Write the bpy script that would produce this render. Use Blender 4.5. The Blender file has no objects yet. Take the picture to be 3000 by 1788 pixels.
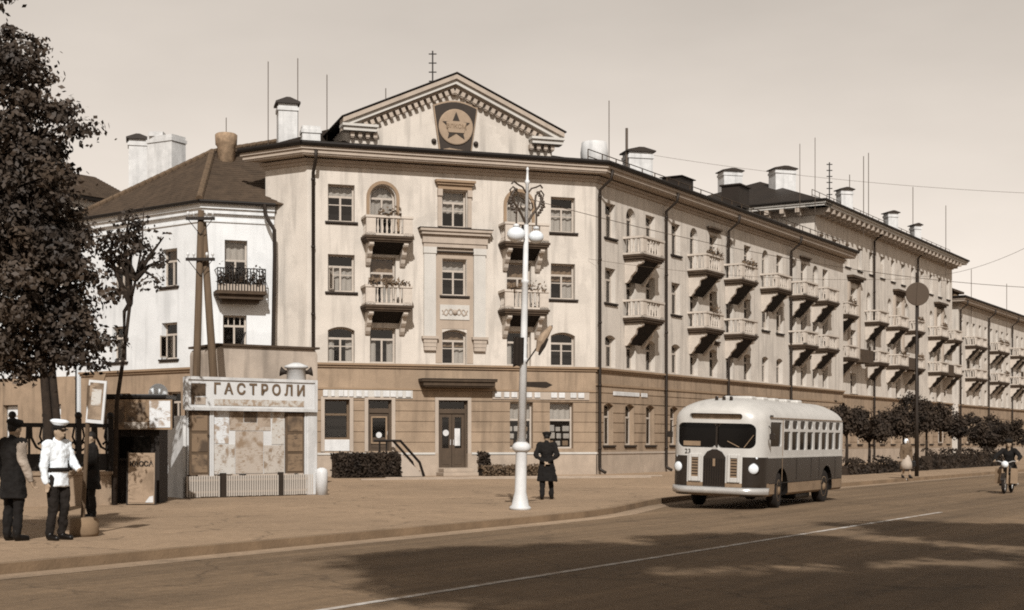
import bpy, bmesh, math, random
from mathutils import Matrix, Vector
R = math.radians
random.seed(7)
scn = bpy.context.scene
COL = scn.collection

# ---------------------------------------------------------------- camera
FPX, HX, HY, EYE = 4200.0, 1500.0, 1295.0, 1.5      # focal length (photo px), horizon point, eye height
cam = bpy.data.cameras.new('camera')
cam.sensor_width = 36.0
cam.lens = 36.0 * FPX / 3000.0
cam.shift_y = (HY - 894.0) / 3000.0
cam.clip_end = 3000
camo = bpy.data.objects.new('camera', cam)
camo.location = (0, 0, EYE)
camo.rotation_euler = (R(90), 0, 0)
COL.objects.link(camo)
scn.camera = camo

# ---------------------------------------------------------------- light
SUN_AZ, SUN_EL = R(177.5), R(37)                        # azimuth clockwise from +Y: behind the camera
world = bpy.data.worlds.new('World')
scn.world = world
world.use_nodes = True
wn, wl = world.node_tree.nodes, world.node_tree.links
wn.clear()
wo = wn.new('ShaderNodeOutputWorld')
bg = wn.new('ShaderNodeBackground')
sky = wn.new('ShaderNodeTexSky')
sky.sky_type = 'NISHITA'
sky.sun_disc = False
sky.sun_elevation = SUN_EL
sky.sun_rotation = SUN_AZ
sky.air_density = 2.2
sky.dust_density = 0.2
sky.ozone_density = 1.0
bw = wn.new('ShaderNodeRGBToBW')
tint = wn.new('ShaderNodeMix'); tint.data_type = 'RGBA'; tint.blend_type = 'MULTIPLY'
tint.inputs['Factor'].default_value = 1.0
tint.inputs['B'].default_value = (1.0, 0.90, 0.80, 1)
wtc = wn.new('ShaderNodeTexCoord')
wmap = wn.new('ShaderNodeMapping'); wmap.inputs['Scale'].default_value = (1.0, 1.4, 3.0)
wno = wn.new('ShaderNodeTexNoise'); wno.inputs['Scale'].default_value = 2.6; wno.inputs['Detail'].default_value = 7
wmr = wn.new('ShaderNodeMapRange')
wmr.inputs['From Min'].default_value = 0.3; wmr.inputs['From Max'].default_value = 0.75
wmr.inputs['To Min'].default_value = 0.87; wmr.inputs['To Max'].default_value = 1.10
wmul = wn.new('ShaderNodeMath'); wmul.operation = 'MULTIPLY'
wl.new(wtc.outputs['Generated'], wmap.inputs['Vector'])
wl.new(wmap.outputs['Vector'], wno.inputs['Vector'])
wl.new(wno.outputs['Fac'], wmr.inputs['Value'])
wl.new(sky.outputs['Color'], bw.inputs['Color'])
wl.new(bw.outputs['Val'], wmul.inputs[0])
wl.new(wmr.outputs['Result'], wmul.inputs[1])
wl.new(wmul.outputs['Value'], tint.inputs['A'])
wl.new(tint.outputs['Result'], bg.inputs['Color'])
bg.inputs['Strength'].default_value = 0.115
wl.new(bg.outputs['Background'], wo.inputs['Surface'])

sl = bpy.data.lights.new('sun', 'SUN')
sl.energy = 5.0
sl.angle = R(0.6)
sl.color = (1.0, 0.98, 0.95)
slo = bpy.data.objects.new('sun', sl)
sdir = Vector((math.sin(SUN_AZ) * math.cos(SUN_EL), math.cos(SUN_AZ) * math.cos(SUN_EL), math.sin(SUN_EL)))
slo.rotation_euler = sdir.to_track_quat('Z', 'Y').to_euler()
slo.location = (0, -30, 40)
COL.objects.link(slo)
vs = scn.view_settings
vs.view_transform = 'Standard'
vs.look = 'None'
vs.exposure = 0.0
vs.gamma = 1.0
vs.use_curve_mapping = False
scn.cycles.use_denoising = False
scn.cycles.filter_width = 1.9
scn.cycles.max_bounces = 6
scn.cycles.transparent_max_bounces = 12

# ---------------------------------------------------------------- photo tones
LUT = [(0, (6, 4, 3)), (30, (38, 29, 22)), (60, (76, 60, 46)), (85, (104, 83, 63)), (110, (132, 106, 80)), (138, (163, 133, 104)),
       (160, (181, 155, 130)), (176, (194, 173, 153)), (205, (216, 204, 190)), (218, (226, 216, 206)), (240, (244, 240, 235)), (256, (255, 254, 252))]

def lin(c):
    c = c / 255.0
    return c / 12.92 if c <= 0.04045 else ((c + 0.055) / 1.055) ** 2.4

KL = 1.38                                            # light on a sunlit wall after exposure

def tone(L, k=1.1):
    """Sepia pigment that shows as grey level L of the print under light of strength k."""
    L = max(0, min(255, L))
    for (a, ca), (b, cb) in zip(LUT, LUT[1:]):
        if a <= L <= b:
            f = (L - a) / (b - a)
            return tuple(min(0.82, lin(x + (y - x) * f) / (k * KL * w)) for x, y, w in zip(ca, cb, (1.0, 0.93, 0.87)))
    return (0.8, 0.8, 0.8)

MATS = {}

def mat(name, L, k=1.1, rough=0.8, var=0.12, scale=2.0, detail=5.0, bump=0.0, bscale=40.0, spec=0.3, metal=0.0,
        stain=0.0, world_co=True, L2=None, stretch=(1, 1, 1)):
    if name in MATS:
        return MATS[name]
    m = bpy.data.materials.new(name)
    m.use_nodes = True
    nt = m.node_tree
    n, l = nt.nodes, nt.links
    p = n['Principled BSDF']
    p.inputs['Roughness'].default_value = rough
    p.inputs['Metallic'].default_value = metal
    p.inputs['Specular IOR Level'].default_value = spec
    c = tone(L, k)
    if world_co:
        src = n.new('ShaderNodeNewGeometry').outputs['Position']
    else:
        src = n.new('ShaderNodeTexCoord').outputs['Object']
    mp = n.new('ShaderNodeMapping')
    mp.inputs['Scale'].default_value = stretch
    l.new(src, mp.inputs['Vector'])
    no = n.new('ShaderNodeTexNoise')
    no.inputs['Scale'].default_value = scale
    no.inputs['Detail'].default_value = detail
    no.inputs['Roughness'].default_value = 0.62
    l.new(mp.outputs['Vector'], no.inputs['Vector'])
    mr = n.new('ShaderNodeMapRange')
    mr.inputs['From Min'].default_value = 0.3
    mr.inputs['From Max'].default_value = 0.7
    l.new(no.outputs['Fac'], mr.inputs['Value'])
    mx = n.new('ShaderNodeMix'); mx.data_type = 'RGBA'
    c2 = tone(L2, k) if L2 is not None else tuple(min(0.88, x * (1 + var)) for x in c)
    c1 = c if L2 is not None else tuple(x * (1 - var) for x in c)
    mx.inputs['A'].default_value = (*c1, 1)
    mx.inputs['B'].default_value = (*c2, 1)
    l.new(mr.outputs['Result'], mx.inputs['Factor'])
    out = mx.outputs['Result']
    if stain > 0:
        mp2 = n.new('ShaderNodeMapping'); mp2.inputs['Scale'].default_value = (2.6, 2.6, 0.24)
        l.new(src, mp2.inputs['Vector'])
        n2 = n.new('ShaderNodeTexNoise'); n2.inputs['Scale'].default_value = 1.3; n2.inputs['Detail'].default_value = 6
        l.new(mp2.outputs['Vector'], n2.inputs['Vector'])
        r2 = n.new('ShaderNodeMapRange')
        r2.inputs['From Min'].default_value = 0.5; r2.inputs['From Max'].default_value = 0.72
        r2.inputs['To Min'].default_value = 0.0; r2.inputs['To Max'].default_value = stain
        l.new(n2.outputs['Fac'], r2.inputs['Value'])
        m2 = n.new('ShaderNodeMix'); m2.data_type = 'RGBA'
        l.new(r2.outputs['Result'], m2.inputs['Factor'])
        l.new(out, m2.inputs['A'])
        m2.inputs['B'].default_value = (*tuple(x * 0.45 for x in c), 1)
        out = m2.outputs['Result']
        # patched areas with a hard-edged outline of their own
        n3 = n.new('ShaderNodeTexNoise'); n3.inputs['Scale'].default_value = .55; n3.inputs['Detail'].default_value = 7; n3.inputs['Roughness'].default_value = .55
        l.new(src, n3.inputs['Vector'])
        r3 = n.new('ShaderNodeMapRange'); r3.inputs['From Min'].default_value = .56; r3.inputs['From Max'].default_value = .60
        r3.inputs['To Max'].default_value = min(.6, stain * .8)
        l.new(n3.outputs['Fac'], r3.inputs['Value'])
        m3 = n.new('ShaderNodeMix'); m3.data_type = 'RGBA'
        l.new(r3.outputs['Result'], m3.inputs['Factor']); l.new(out, m3.inputs['A'])
        m3.inputs['B'].default_value = (*tuple(x * 0.74 for x in c), 1)
        out = m3.outputs['Result']
    l.new(out, p.inputs['Base Color'])
    if bump > 0:
        nb = n.new('ShaderNodeTexNoise'); nb.inputs['Scale'].default_value = bscale; nb.inputs['Detail'].default_value = 4
        l.new(src, nb.inputs['Vector'])
        b = n.new('ShaderNodeBump'); b.inputs['Strength'].default_value = bump; b.inputs['Distance'].default_value = 0.02
        l.new(nb.outputs['Fac'], b.inputs['Height'])
        l.new(b.outputs['Normal'], p.inputs['Normal'])
    MATS[name] = m
    return m

def glass_mat(name, tintL=70, refl=0.10, trans=0.8):
    if name in MATS:
        return MATS[name]
    m = bpy.data.materials.new(name); m.use_nodes = True
    n, l = m.node_tree.nodes, m.node_tree.links
    n.clear()
    o = n.new('ShaderNodeOutputMaterial')
    t = n.new('ShaderNodeBsdfTransparent'); t.inputs['Color'].default_value = (trans, trans * .97, trans * .93, 1)
    g = n.new('ShaderNodeBsdfGlossy'); g.inputs['Roughness'].default_value = 0.06
    g.inputs['Color'].default_value = (.9, .85, .8, 1)
    f = n.new('ShaderNodeFresnel'); f.inputs['IOR'].default_value = 1.5
    a = n.new('ShaderNodeMath'); a.operation = 'MULTIPLY_ADD'
    a.inputs[1].default_value = 1.0; a.inputs[2].default_value = refl * .1
    l.new(f.outputs['Fac'], a.inputs[0])
    x = n.new('ShaderNodeMixShader')
    l.new(a.outputs['Value'], x.inputs['Fac'])
    l.new(t.outputs['BSDF'], x.inputs[1]); l.new(g.outputs['BSDF'], x.inputs[2])
    l.new(x.outputs['Shader'], o.inputs['Surface'])
    MATS[name] = m
    return m

def print_mat(name, paperL, inkL, scale=14.0, amount=0.5, k=1.1):
    """Paper with rows of blurred print."""
    if name in MATS:
        return MATS[name]
    m = bpy.data.materials.new(name); m.use_nodes = True
    n, l = m.node_tree.nodes, m.node_tree.links
    p = n['Principled BSDF']; p.inputs['Roughness'].default_value = 0.75
    tc = n.new('ShaderNodeTexCoord')
    oi = n.new('ShaderNodeObjectInfo')
    va = n.new('ShaderNodeVectorMath'); va.operation = 'ADD'
    sc3 = n.new('ShaderNodeVectorMath'); sc3.operation = 'SCALE'; sc3.inputs['Scale'].default_value = 37.0
    cb = n.new('ShaderNodeCombineXYZ')
    for q in ('X', 'Y', 'Z'):
        l.new(oi.outputs['Random'], cb.inputs[q])
    l.new(cb.outputs['Vector'], sc3.inputs[0])
    l.new(tc.outputs['Object'], va.inputs[0]); l.new(sc3.outputs['Vector'], va.inputs[1])
    def field(sx, sz, sc, a, b, det=3):
        mp = n.new('ShaderNodeMapping'); mp.inputs['Scale'].default_value = (sx, 1.0, sz)
        l.new(va.outputs['Vector'], mp.inputs['Vector'])
        no = n.new('ShaderNodeTexNoise'); no.inputs['Scale'].default_value = sc; no.inputs['Detail'].default_value = det
        l.new(mp.outputs['Vector'], no.inputs['Vector'])
        mr = n.new('ShaderNodeMapRange'); mr.inputs['From Min'].default_value = a; mr.inputs['From Max'].default_value = b
        l.new(no.outputs['Fac'], mr.inputs['Value'])
        return mr.outputs['Result']
    blob = field(1.0, 1.0, scale * .28, .56 - .12 * amount, .66 - .08 * amount, 4)
    rows = field(1.0, 3.2, scale * .9, .54 - .06 * amount, .62, 2)
    mask = field(1.0, 1.6, scale * .25, .47, .60, 2)
    mu = n.new('ShaderNodeMath'); mu.operation = 'MULTIPLY'
    l.new(rows, mu.inputs[0]); l.new(mask, mu.inputs[1])
    mu2 = n.new('ShaderNodeMath'); mu2.operation = 'MAXIMUM'
    l.new(mu.outputs['Value'], mu2.inputs[0]); l.new(blob, mu2.inputs[1])
    mr = n.new('ShaderNodeMapRange'); mr.inputs['To Max'].default_value = .9
    l.new(mu2.outputs['Value'], mr.inputs['Value'])
    mx = n.new('ShaderNodeMix'); mx.data_type = 'RGBA'
    mx.inputs['A'].default_value = (*tone(paperL, k), 1); mx.inputs['B'].default_value = (*tone(inkL, k), 1)
    l.new(mr.outputs['Result'], mx.inputs['Factor'])
    l.new(mx.outputs['Result'], p.inputs['Base Color'])
    MATS[name] = m
    return m

def ground_mat(name, L, k=0.95, crack=0.5, grain=0.22, track=0.0):
    """Worn ground: blotches, grit, fine cracks; track adds wear streaks along the street."""
    m = bpy.data.materials.new(name); m.use_nodes = True
    n, l = m.node_tree.nodes, m.node_tree.links
    p = n['Principled BSDF']; p.inputs['Roughness'].default_value = 0.92; p.inputs['Specular IOR Level'].default_value = 0.25
    src = n.new('ShaderNodeNewGeometry').outputs['Position']
    fac = None
    def mul(a, b):
        q = n.new('ShaderNodeMath'); q.operation = 'MULTIPLY'
        l.new(a, q.inputs[0]); l.new(b, q.inputs[1]); return q.outputs['Value']
    def noise(sc, lo, hi, a=.3, b=.7, det=4, vec=None):
        q = n.new('ShaderNodeTexNoise'); q.inputs['Scale'].default_value = sc; q.inputs['Detail'].default_value = det
        l.new(vec or src, q.inputs['Vector'])
        r = n.new('ShaderNodeMapRange')
        for key, v in (('From Min', a), ('From Max', b), ('To Min', lo), ('To Max', hi)):
            r.inputs[key].default_value = v
        l.new(q.outputs['Fac'], r.inputs['Value']); return r.outputs['Result']
    fac = mul(noise(.12, .84, 1.12), noise(1.1, .90, 1.08))
    fac = mul(fac, noise(7.0, 1 - grain * .6, 1 + grain * .6)); fac = mul(fac, noise(38.0, 1 - grain, 1 + grain, .25, .75, 2))
    rot = n.new('ShaderNodeMapping'); rot.inputs['Rotation'].default_value = (0, 0, -math.atan2(.854, .52))
    l.new(src, rot.inputs['Vector'])
    if track > 0:
        st = n.new('ShaderNodeMapping'); st.inputs['Scale'].default_value = (0.04, 0.8, 1); l.new(rot.outputs['Vector'], st.inputs['Vector'])
        fac = mul(fac, noise(1.0, 1 - track, 1 + track * .5, .32, .68, 6, st.outputs['Vector']))
        st2 = n.new('ShaderNodeMapping'); st2.inputs['Scale'].default_value = (0.08, 3.5, 1); l.new(rot.outputs['Vector'], st2.inputs['Vector'])
        fac = mul(fac, noise(1.0, 1 - track * .6, 1 + track * .3, .35, .65, 5, st2.outputs['Vector']))
    # oil and damp spots
    fac = mul(fac, noise(.9, 1.0, .72, .64, .74, 3))
    wob = n.new('ShaderNodeTexNoise'); wob.inputs['Scale'].default_value = 1.4; wob.inputs['Detail'].default_value = 5; l.new(src, wob.inputs['Vector'])
    wa = n.new('ShaderNodeVectorMath'); wa.operation = 'ADD'; l.new(src, wa.inputs[0]); l.new(wob.outputs['Color'], wa.inputs[1])
    vo = n.new('ShaderNodeTexVoronoi'); vo.feature = 'DISTANCE_TO_EDGE'; vo.inputs['Scale'].default_value = .28; l.new(wa.outputs['Vector'], vo.inputs['Vector'])
    cr = n.new('ShaderNodeMapRange'); cr.inputs['From Max'].default_value = .012; cr.inputs['To Min'].default_value = 1 - crack; cr.inputs['To Max'].default_value = 1.0
    l.new(vo.outputs['Distance'], cr.inputs['Value']); fac = mul(fac, cr.outputs['Result'])
    mx = n.new('ShaderNodeMix'); mx.data_type = 'RGBA'; mx.blend_type = 'MULTIPLY'; mx.inputs['Factor'].default_value = 1
    mx.inputs['A'].default_value = (*tone(L, k), 1); l.new(fac, mx.inputs['B']); l.new(mx.outputs['Result'], p.inputs['Base Color'])
    bn = n.new('ShaderNodeTexNoise'); bn.inputs['Scale'].default_value = 30; bn.inputs['Detail'].default_value = 6; l.new(src, bn.inputs['Vector'])
    bp = n.new('ShaderNodeBump'); bp.inputs['Strength'].default_value = .5; bp.inputs['Distance'].default_value = .015
    l.new(bn.outputs['Fac'], bp.inputs['Height']); l.new(bp.outputs['Normal'], p.inputs['Normal'])
    MATS[name] = m
    return m

# ---------------------------------------------------------------- geometry helpers
class MB:
    """Collects shapes and links them as one mesh object."""
    def __init__(s):
        s.v, s.f, s.m = [], [], []
    def add(s, vs, fs, mi=0):
        b = len(s.v)
        s.v += [tuple(x) for x in vs]
        s.f += [tuple(b + i for i in f) for f in fs]
        s.m += [mi] * len(fs)
        return s
    def box(s, x0, x1, y0, y1, z0, z1, mi=0):
        return s.add([(x0, y0, z0), (x1, y0, z0), (x1, y1, z0), (x0, y1, z0), (x0, y0, z1), (x1, y0, z1), (x1, y1, z1), (x0, y1, z1)],
                     [(0, 3, 2, 1), (4, 5, 6, 7), (0, 1, 5, 4), (1, 2, 6, 5), (2, 3, 7, 6), (3, 0, 4, 7)], mi)
    def quad(s, a, b, c, d, mi=0):
        return s.add([a, b, c, d], [(0, 1, 2, 3)], mi)
    def prism(s, pts, y0, y1, mi=0):
        """Outline in x-z (counter-clockwise seen from -y) pushed from y0 (front) to y1."""
        n = len(pts)
        vs = [(x, y0, z) for x, z in pts] + [(x, y1, z) for x, z in pts]
        fs = [tuple(range(n)), tuple(range(2 * n - 1, n - 1, -1))]
        fs += [(i, n + i, n + (i + 1) % n, (i + 1) % n) for i in range(n)]
        return s.add(vs, fs, mi)
    def prism_z(s, pts, z0, z1, mi=0):
        n = len(pts)
        vs = [(x, y, z0) for x, y in pts] + [(x, y, z1) for x, y in pts]
        fs = [tuple(range(n - 1, -1, -1)), tuple(range(n, 2 * n))]
        fs += [(i, (i + 1) % n, n + (i + 1) % n, n + i) for i in range(n)]
        return s.add(vs, fs, mi)
    def prism_x(s, pts, x0, x1, mi=0):
        """Outline in y-z pushed along x."""
        n = len(pts)
        vs = [(x0, y, z) for y, z in pts] + [(x1, y, z) for y, z in pts]
        fs = [tuple(range(n)), tuple(range(2 * n - 1, n - 1, -1))]
        fs += [(i, n + i, n + (i + 1) % n, (i + 1) % n) for i in range(n)]
        return s.add(vs, fs, mi)
    def lathe(s, prof, seg=12, c=(0, 0, 0), mi=0):
        vs, fs = [], []
        for r, z in prof:
            for i in range(seg):
                a = 2 * math.pi * i / seg
                vs.append((c[0] + r * math.cos(a), c[1] + r * math.sin(a), c[2] + z))
        for j in range(len(prof) - 1):
            for i in range(seg):
                i2 = (i + 1) % seg
                fs.append((j * seg + i, j * seg + i2, (j + 1) * seg + i2, (j + 1) * seg + i))
        fs.append(tuple(range(seg - 1, -1, -1)))
        fs.append(tuple(range((len(prof) - 1) * seg, len(prof) * seg)))
        return s.add(vs, fs, mi)
    def tube(s, pts, rad, seg=6, mi=0):
        pts = [Vector(p) for p in pts]
        n = len(pts)
        rs = rad if isinstance(rad, (list, tuple)) else [rad] * n
        vs, fs = [], []
        prev = None
        for i, p in enumerate(pts):
            d = (pts[min(i + 1, n - 1)] - pts[max(i - 1, 0)])
            d.normalize()
            ref = prev if prev is not None else (Vector((0, 0, 1)) if abs(d.z) < 0.9 else Vector((1, 0, 0)))
            a = d.cross(ref)
            if a.length < 1e-5:
                a = d.cross(Vector((0, 1, 0)))
            a.normalize()
            b = a.cross(d); b.normalize()
            prev = b
            for k in range(seg):
                t = 2 * math.pi * k / seg
                vs.append(p + (a * math.cos(t) + b * math.sin(t)) * rs[i])
        for j in range(n - 1):
            for k in range(seg):
                k2 = (k + 1) % seg
                fs.append((j * seg + k, (j + 1) * seg + k, (j + 1) * seg + k2, j * seg + k2))
        fs.append(tuple(range(seg)))
        fs.append(tuple(range(n * seg - 1, (n - 1) * seg - 1, -1)))
        return s.add(vs, fs, mi)
    def sphere(s, c, r, seg=12, ring=8, mi=0, sz=None):
        sx, sy, szz = (r, r, r) if sz is None else sz
        vs, fs = [], []
        for j in range(1, ring):
            t = math.pi * j / ring
            for i in range(seg):
                a = 2 * math.pi * i / seg
                vs.append((c[0] + sx * math.sin(t) * math.cos(a), c[1] + sy * math.sin(t) * math.sin(a), c[2] + szz * math.cos(t)))
        top = len(vs); vs.append((c[0], c[1], c[2] + szz))
        bot = len(vs); vs.append((c[0], c[1], c[2] - szz))
        for j in range(ring - 2):
            for i in range(seg):
                i2 = (i + 1) % seg
                fs.append((j * seg + i, (j + 1) * seg + i, (j + 1) * seg + i2, j * seg + i2))
        for i in range(seg):
            i2 = (i + 1) % seg
            fs.append((top, i, i2))
            fs.append((bot, (ring - 2) * seg + i2, (ring - 2) * seg + i))
        return s.add(vs, fs, mi)
    def mesh(s, name, mats, smooth=False):
        me = bpy.data.meshes.new(name)
        me.from_pydata(s.v, [], s.f)
        mats = mats if isinstance(mats, (list, tuple)) else [mats]
        for m in mats:
            me.materials.append(m)
        if len(mats) > 1:
            me.polygons.foreach_set('material_index', s.m)
        if smooth:
            me.polygons.foreach_set('use_smooth', [True] * len(me.polygons))
        me.update()
        return me
    def build(s, name, mats, parent=None, mw=None, smooth=False):
        return put(s.mesh(name, mats, smooth), name, parent, mw)

def put(me, name, parent=None, mw=None):
    o = bpy.data.objects.new(name, me)
    COL.objects.link(o)
    if parent is not None:
        o.parent = parent
    if mw is not None:
        o.matrix_local = mw
    return o

def T(x, y, z):
    return Matrix.Translation((x, y, z))

def RZ(a):
    return Matrix.Rotation(a, 4, 'Z')

def tag(o, label, cat, group=None):
    o['label'] = label
    o['category'] = cat
    if group:
        o['group'] = group
    return o

def thing(name, label, cat, loc=(0, 0, 0), rz=0.0, group=None):
    o = bpy.data.objects.new(name, None)
    o.empty_display_size = 0.3
    COL.objects.link(o)
    o.location = loc
    o.rotation_euler = (0, 0, rz)
    return tag(o, label, cat, group)

def structure(o):
    o['kind'] = 'structure'
    return o

def stuff(o):
    o['kind'] = 'stuff'
    return o

def bevel(o, w=0.02, seg=2):
    b = o.modifiers.new('bevel', 'BEVEL'); b.width = w; b.segments = seg; b.limit_method = 'ANGLE'
    return o

def text_mesh(body, size, extrude, mats, name='letters', bold=0.0):
    cu = bpy.data.curves.new(name, 'FONT')
    cu.body = body; cu.size = size; cu.extrude = extrude; cu.offset = bold
    cu.align_x = 'CENTER'; cu.align_y = 'CENTER'
    ob = bpy.data.objects.new(name, cu)
    COL.objects.link(ob)
    dg = bpy.context.evaluated_depsgraph_get()
    me = bpy.data.meshes.new_from_object(ob.evaluated_get(dg))
    bpy.data.objects.remove(ob)
    me.materials.clear()
    me.materials.append(mats)
    me.transform(Matrix.Rotation(R(90), 4, 'X'))
    return me

def at(px, py, Y):
    return Vector(((px - HX) / FPX * Y, Y, EYE - (py - HY) / FPX * Y))

def gnd(px, py, h=0.0):
    Y = (EYE - h) * FPX / (py - HY)
    return Vector(((px - HX) / FPX * Y, Y, h))

V = 3000.0 / 2490.0                                   # survey sheet scale

# street frame: t runs along the long facade, d is the distance across the street
SU = Vector((0.52, 0.854)); SN = Vector((0.854, -0.52))

def street(t_or_px, d, px=False):
    """Point at across-street offset d, either at station t or under photo column px."""
    if px:
        a = (t_or_px - HX) / FPX
        Y = d / (SN.x * a + SN.y)
        return Vector((a * Y, Y, 0))
    p = SU * t_or_px + SN * d
    return Vector((p.x, p.y, 0))

class Facade:
    """A vertical wall plane: x along it (right as seen from outside), y inward, z up."""
    def __init__(s, p0, p1, root):
        s.o = Vector((p0[0], p0[1])); d = Vector((p1[0] - p0[0], p1[1] - p0[1]))
        s.W = d.length; s.a = math.atan2(d.y, d.x)
        s.root = root
        s.M = T(s.o.x - root.location.x, s.o.y - root.location.y, 0) @ RZ(s.a)
    def at(s, px, py=HY):
        px, py = px * V, py * V
        a = (px - HX) / FPX
        sn, cs = math.sin(s.a), math.cos(s.a)
        Y = (-s.o.x * sn + s.o.y * cs) / (-a * sn + cs)
        X = a * Y
        return (X - s.o.x) * cs + (Y - s.o.y) * sn, EYE - (py - HY) / FPX * Y
    def u(s, px):
        return s.at(px)[0]
    def z(s, px, py):
        return s.at(px, py)[1]
    def m(s, x, y, z):
        return s.M @ T(x, y, z)

# ---------------------------------------------------------------- materials
M_WALL = mat('pale_stucco', 193, 0.90, 0.9, 0.09, 0.9, 9, 0.3, 18, stain=0.5)
M_WALL2 = M_WALL
M_WHITE = mat('whitewash', 232, 1.05, 0.9, 0.06, 0.9, 7, 0.3, 14, stain=0.28)
M_BASE = mat('tan_stucco', 150, 1.1, 0.9, 0.18, 1.1, 9, 0.4, 16, stain=0.6)
M_PLINTH = mat('plinth_stone', 168, 1.08, 0.9, 0.14, 1.5, 6, 0.4, 14, stain=0.25)
M_TRIM = mat('trim_stucco', 176, 1.1, 0.85, 0.08, 1.2, 5, 0.2, 20, stain=0.2)
M_TRIML = mat('light_trim', 205, 1.1, 0.85, 0.06, 1.2, 5, 0.2, 20, stain=0.15)
M_DTRIM = mat('tan_trim', 140, 1.1, 0.85, 0.10, 1.2, 5, 0.2, 20, stain=0.15)
M_SILL = mat('dark_sill', 42, 1.1, 0.7, 0.15, 3, world_co=False)
M_FRAME = mat('window_paint', 185, 1.1, 0.6, 0.08, 4, world_co=False)
M_FRAMED = mat('brown_window_paint', 95, 1.1, 0.6, 0.1, 4, world_co=False)
M_GLASS = glass_mat('window_glass')
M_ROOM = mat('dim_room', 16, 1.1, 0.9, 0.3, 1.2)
M_CURT = mat('curtain_cloth', 214, 1.1, 0.9, 0.12, 5, world_co=False, stretch=(4, 1, .6))
M_CURT2 = mat('tan_curtain_cloth', 150, 1.1, 0.9, 0.15, 5, world_co=False, stretch=(4, 1, .6))
M_PIPE = mat('drainpipe_metal', 40, 1.1, 0.55, 0.2, 3, metal=0.2)
M_GUTTER = mat('gutter_metal', 26, 1.1, 0.55, 0.2, 3, metal=0.2)
M_ROOF = mat('sheet_roof', 34, 1.0, 0.6, 0.25, 0.8, 5, 0.1, 8, stretch=(1, 1, 1))
M_TILE = mat('roof_tile', 66, 1.0, 0.9, 0.3, 2.2, 6, 0.5, 9)
M_CHIM = mat('limewash', 222, 1.1, 0.9, 0.12, 2.5, 7, 0.4, 10, stain=0.45)
M_CHIMB = mat('worn_brick', 140, 1.1, 0.9, 0.4, 4, 5, 0.5, 12, stain=0.3)
M_CAP = mat('chimney_tin', 42, 1.1, 0.6, 0.2, 3)
M_STONE = mat('balcony_stone', 186, 0.95, 0.85, 0.10, 3, 5, 0.3, 25, world_co=False, stain=0.0)
M_STONED = mat('weathered_shade_slab', 66, 1.1, 0.9, 0.25, 3, 5, 0.3, 20, world_co=False)  # slab stone, darkened in colour to deepen the shade under balconies
M_SOFFIT = mat('shade_dark_soffit', 30, 1.1, 0.95, 0.3, 3, 5, world_co=False)  # shade below the balconies put into the colour of the wedge
M_IRON = mat('black_iron', 26, 1.1, 0.5, 0.2, 6)
M_WIRE = mat('thin_wire', 70, 1.1, 0.5, 0.1, 3)
M_LEAF = mat('leaf', 66, 0.9, 0.65, 0.35, 0.7, 3, spec=0.35, L2=26)
M_LEAFD = mat('dark_leaf', 54, 0.95, 0.75, 0.35, 1.2, 3, spec=0.2, L2=26)
M_FLOW = mat('balcony_flowers', 58, 1.0, 0.8, 0.4, 4, 3, L2=110)
M_BARK = mat('bark', 42, 1.0, 0.95, 0.3, 8, 5, 0.6, 30)
M_WOOD = mat('grey_timber', 86, 1.1, 0.9, 0.25, 3, 6, 0.4, 20, stretch=(6, 6, .4))
M_BLACK = mat('black_enamel', 18, 1.1, 0.4, 0.1, 3)
M_PAVE = ground_mat('dusty_pavement', 140, 0.95, .45, .20)
M_ROAD = mat('worn_asphalt', 112, 0.92, 0.9, 0.14, 0.5, 8, 0.35, 26, stretch=(1, 1, 1))
M_KERB = mat('kerb_stone', 116, 0.95, 0.9, 0.25, 1.5, 5, 0.3, 20)

# ---------------------------------------------------------------- ground
def kerb_pts(d0=-14.5, off=0.0):
    """Kerb line left to right, with the bay behind the bus."""
    out = []
    for t, d in ((-60, d0), (0, d0), (12, d0), (20, d0), (24, d0 - .05), (27, d0 - .15), (29, d0 - .45), (31, d0 - 1.0), (33, d0 - 1.55),
                 (36, d0 - 2.05), (40, d0 - 2.3), (60, d0 - 2.3), (120, d0 - 2.3), (900, d0 - 2.3)):
        p = street(t, d + off)
        out.append((p.x, p.y))
    return out

mb = MB(); mb.quad((-1500, -1500, -0.16), (1500, -1500, -0.16), (1500, 1500, -0.16), (-1500, 1500, -0.16))
structure(mb.build('ground', M_ROAD))
# asphalt sheet: along the street, with slow wear tracks running along it
n_road = M_ROAD
mb = MB()
a0, a1, b0, b1 = street(-80, 12), street(420, 12), street(420, -20), street(-80, -20)
mb.quad((a0.x, a0.y, -0.13), (a1.x, a1.y, -0.13), (b1.x * 1.0 + (b0.x - b1.x), b0.y, -0.13), (b1.x, b1.y, -0.13))
M_ROADT = ground_mat('tracked_asphalt', 110, 0.95, .35, .22, .26)
structure(mb.build('road', M_ROADT))
# pavement: a raised slab with everything behind the kerb on it
kp = kerb_pts(off=-0.16)
mb = MB()
far = [(-900, 900), (-900, kp[0][1] - 40)]
poly = kp + far
mb.add([(x, y, 0.0) for x, y in poly], [tuple(range(len(poly)))])
pv = mb.build('pavement', M_PAVE)
structure(pv)
bm = bmesh.new(); bm.from_mesh(pv.data); bmesh.ops.triangulate(bm, faces=bm.faces[:]); bm.to_mesh(pv.data); bm.free()
mb = MB()
ko, ki = kerb_pts(), kerb_pts(off=-0.165)
for i in range(len(ko) - 1):
    (ax, ay), (bx, by), (cx, cy), (dx, dy) = ko[i], ko[i + 1], ki[i + 1], ki[i]
    mb.add([(ax, ay, -.16), (bx, by, -.16), (bx, by, .004), (ax, ay, .004), (cx, cy, .008), (dx, dy, .008)], [(0, 1, 2, 3), (3, 2, 4, 5)])
structure(mb.build('kerb', M_KERB))
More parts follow.
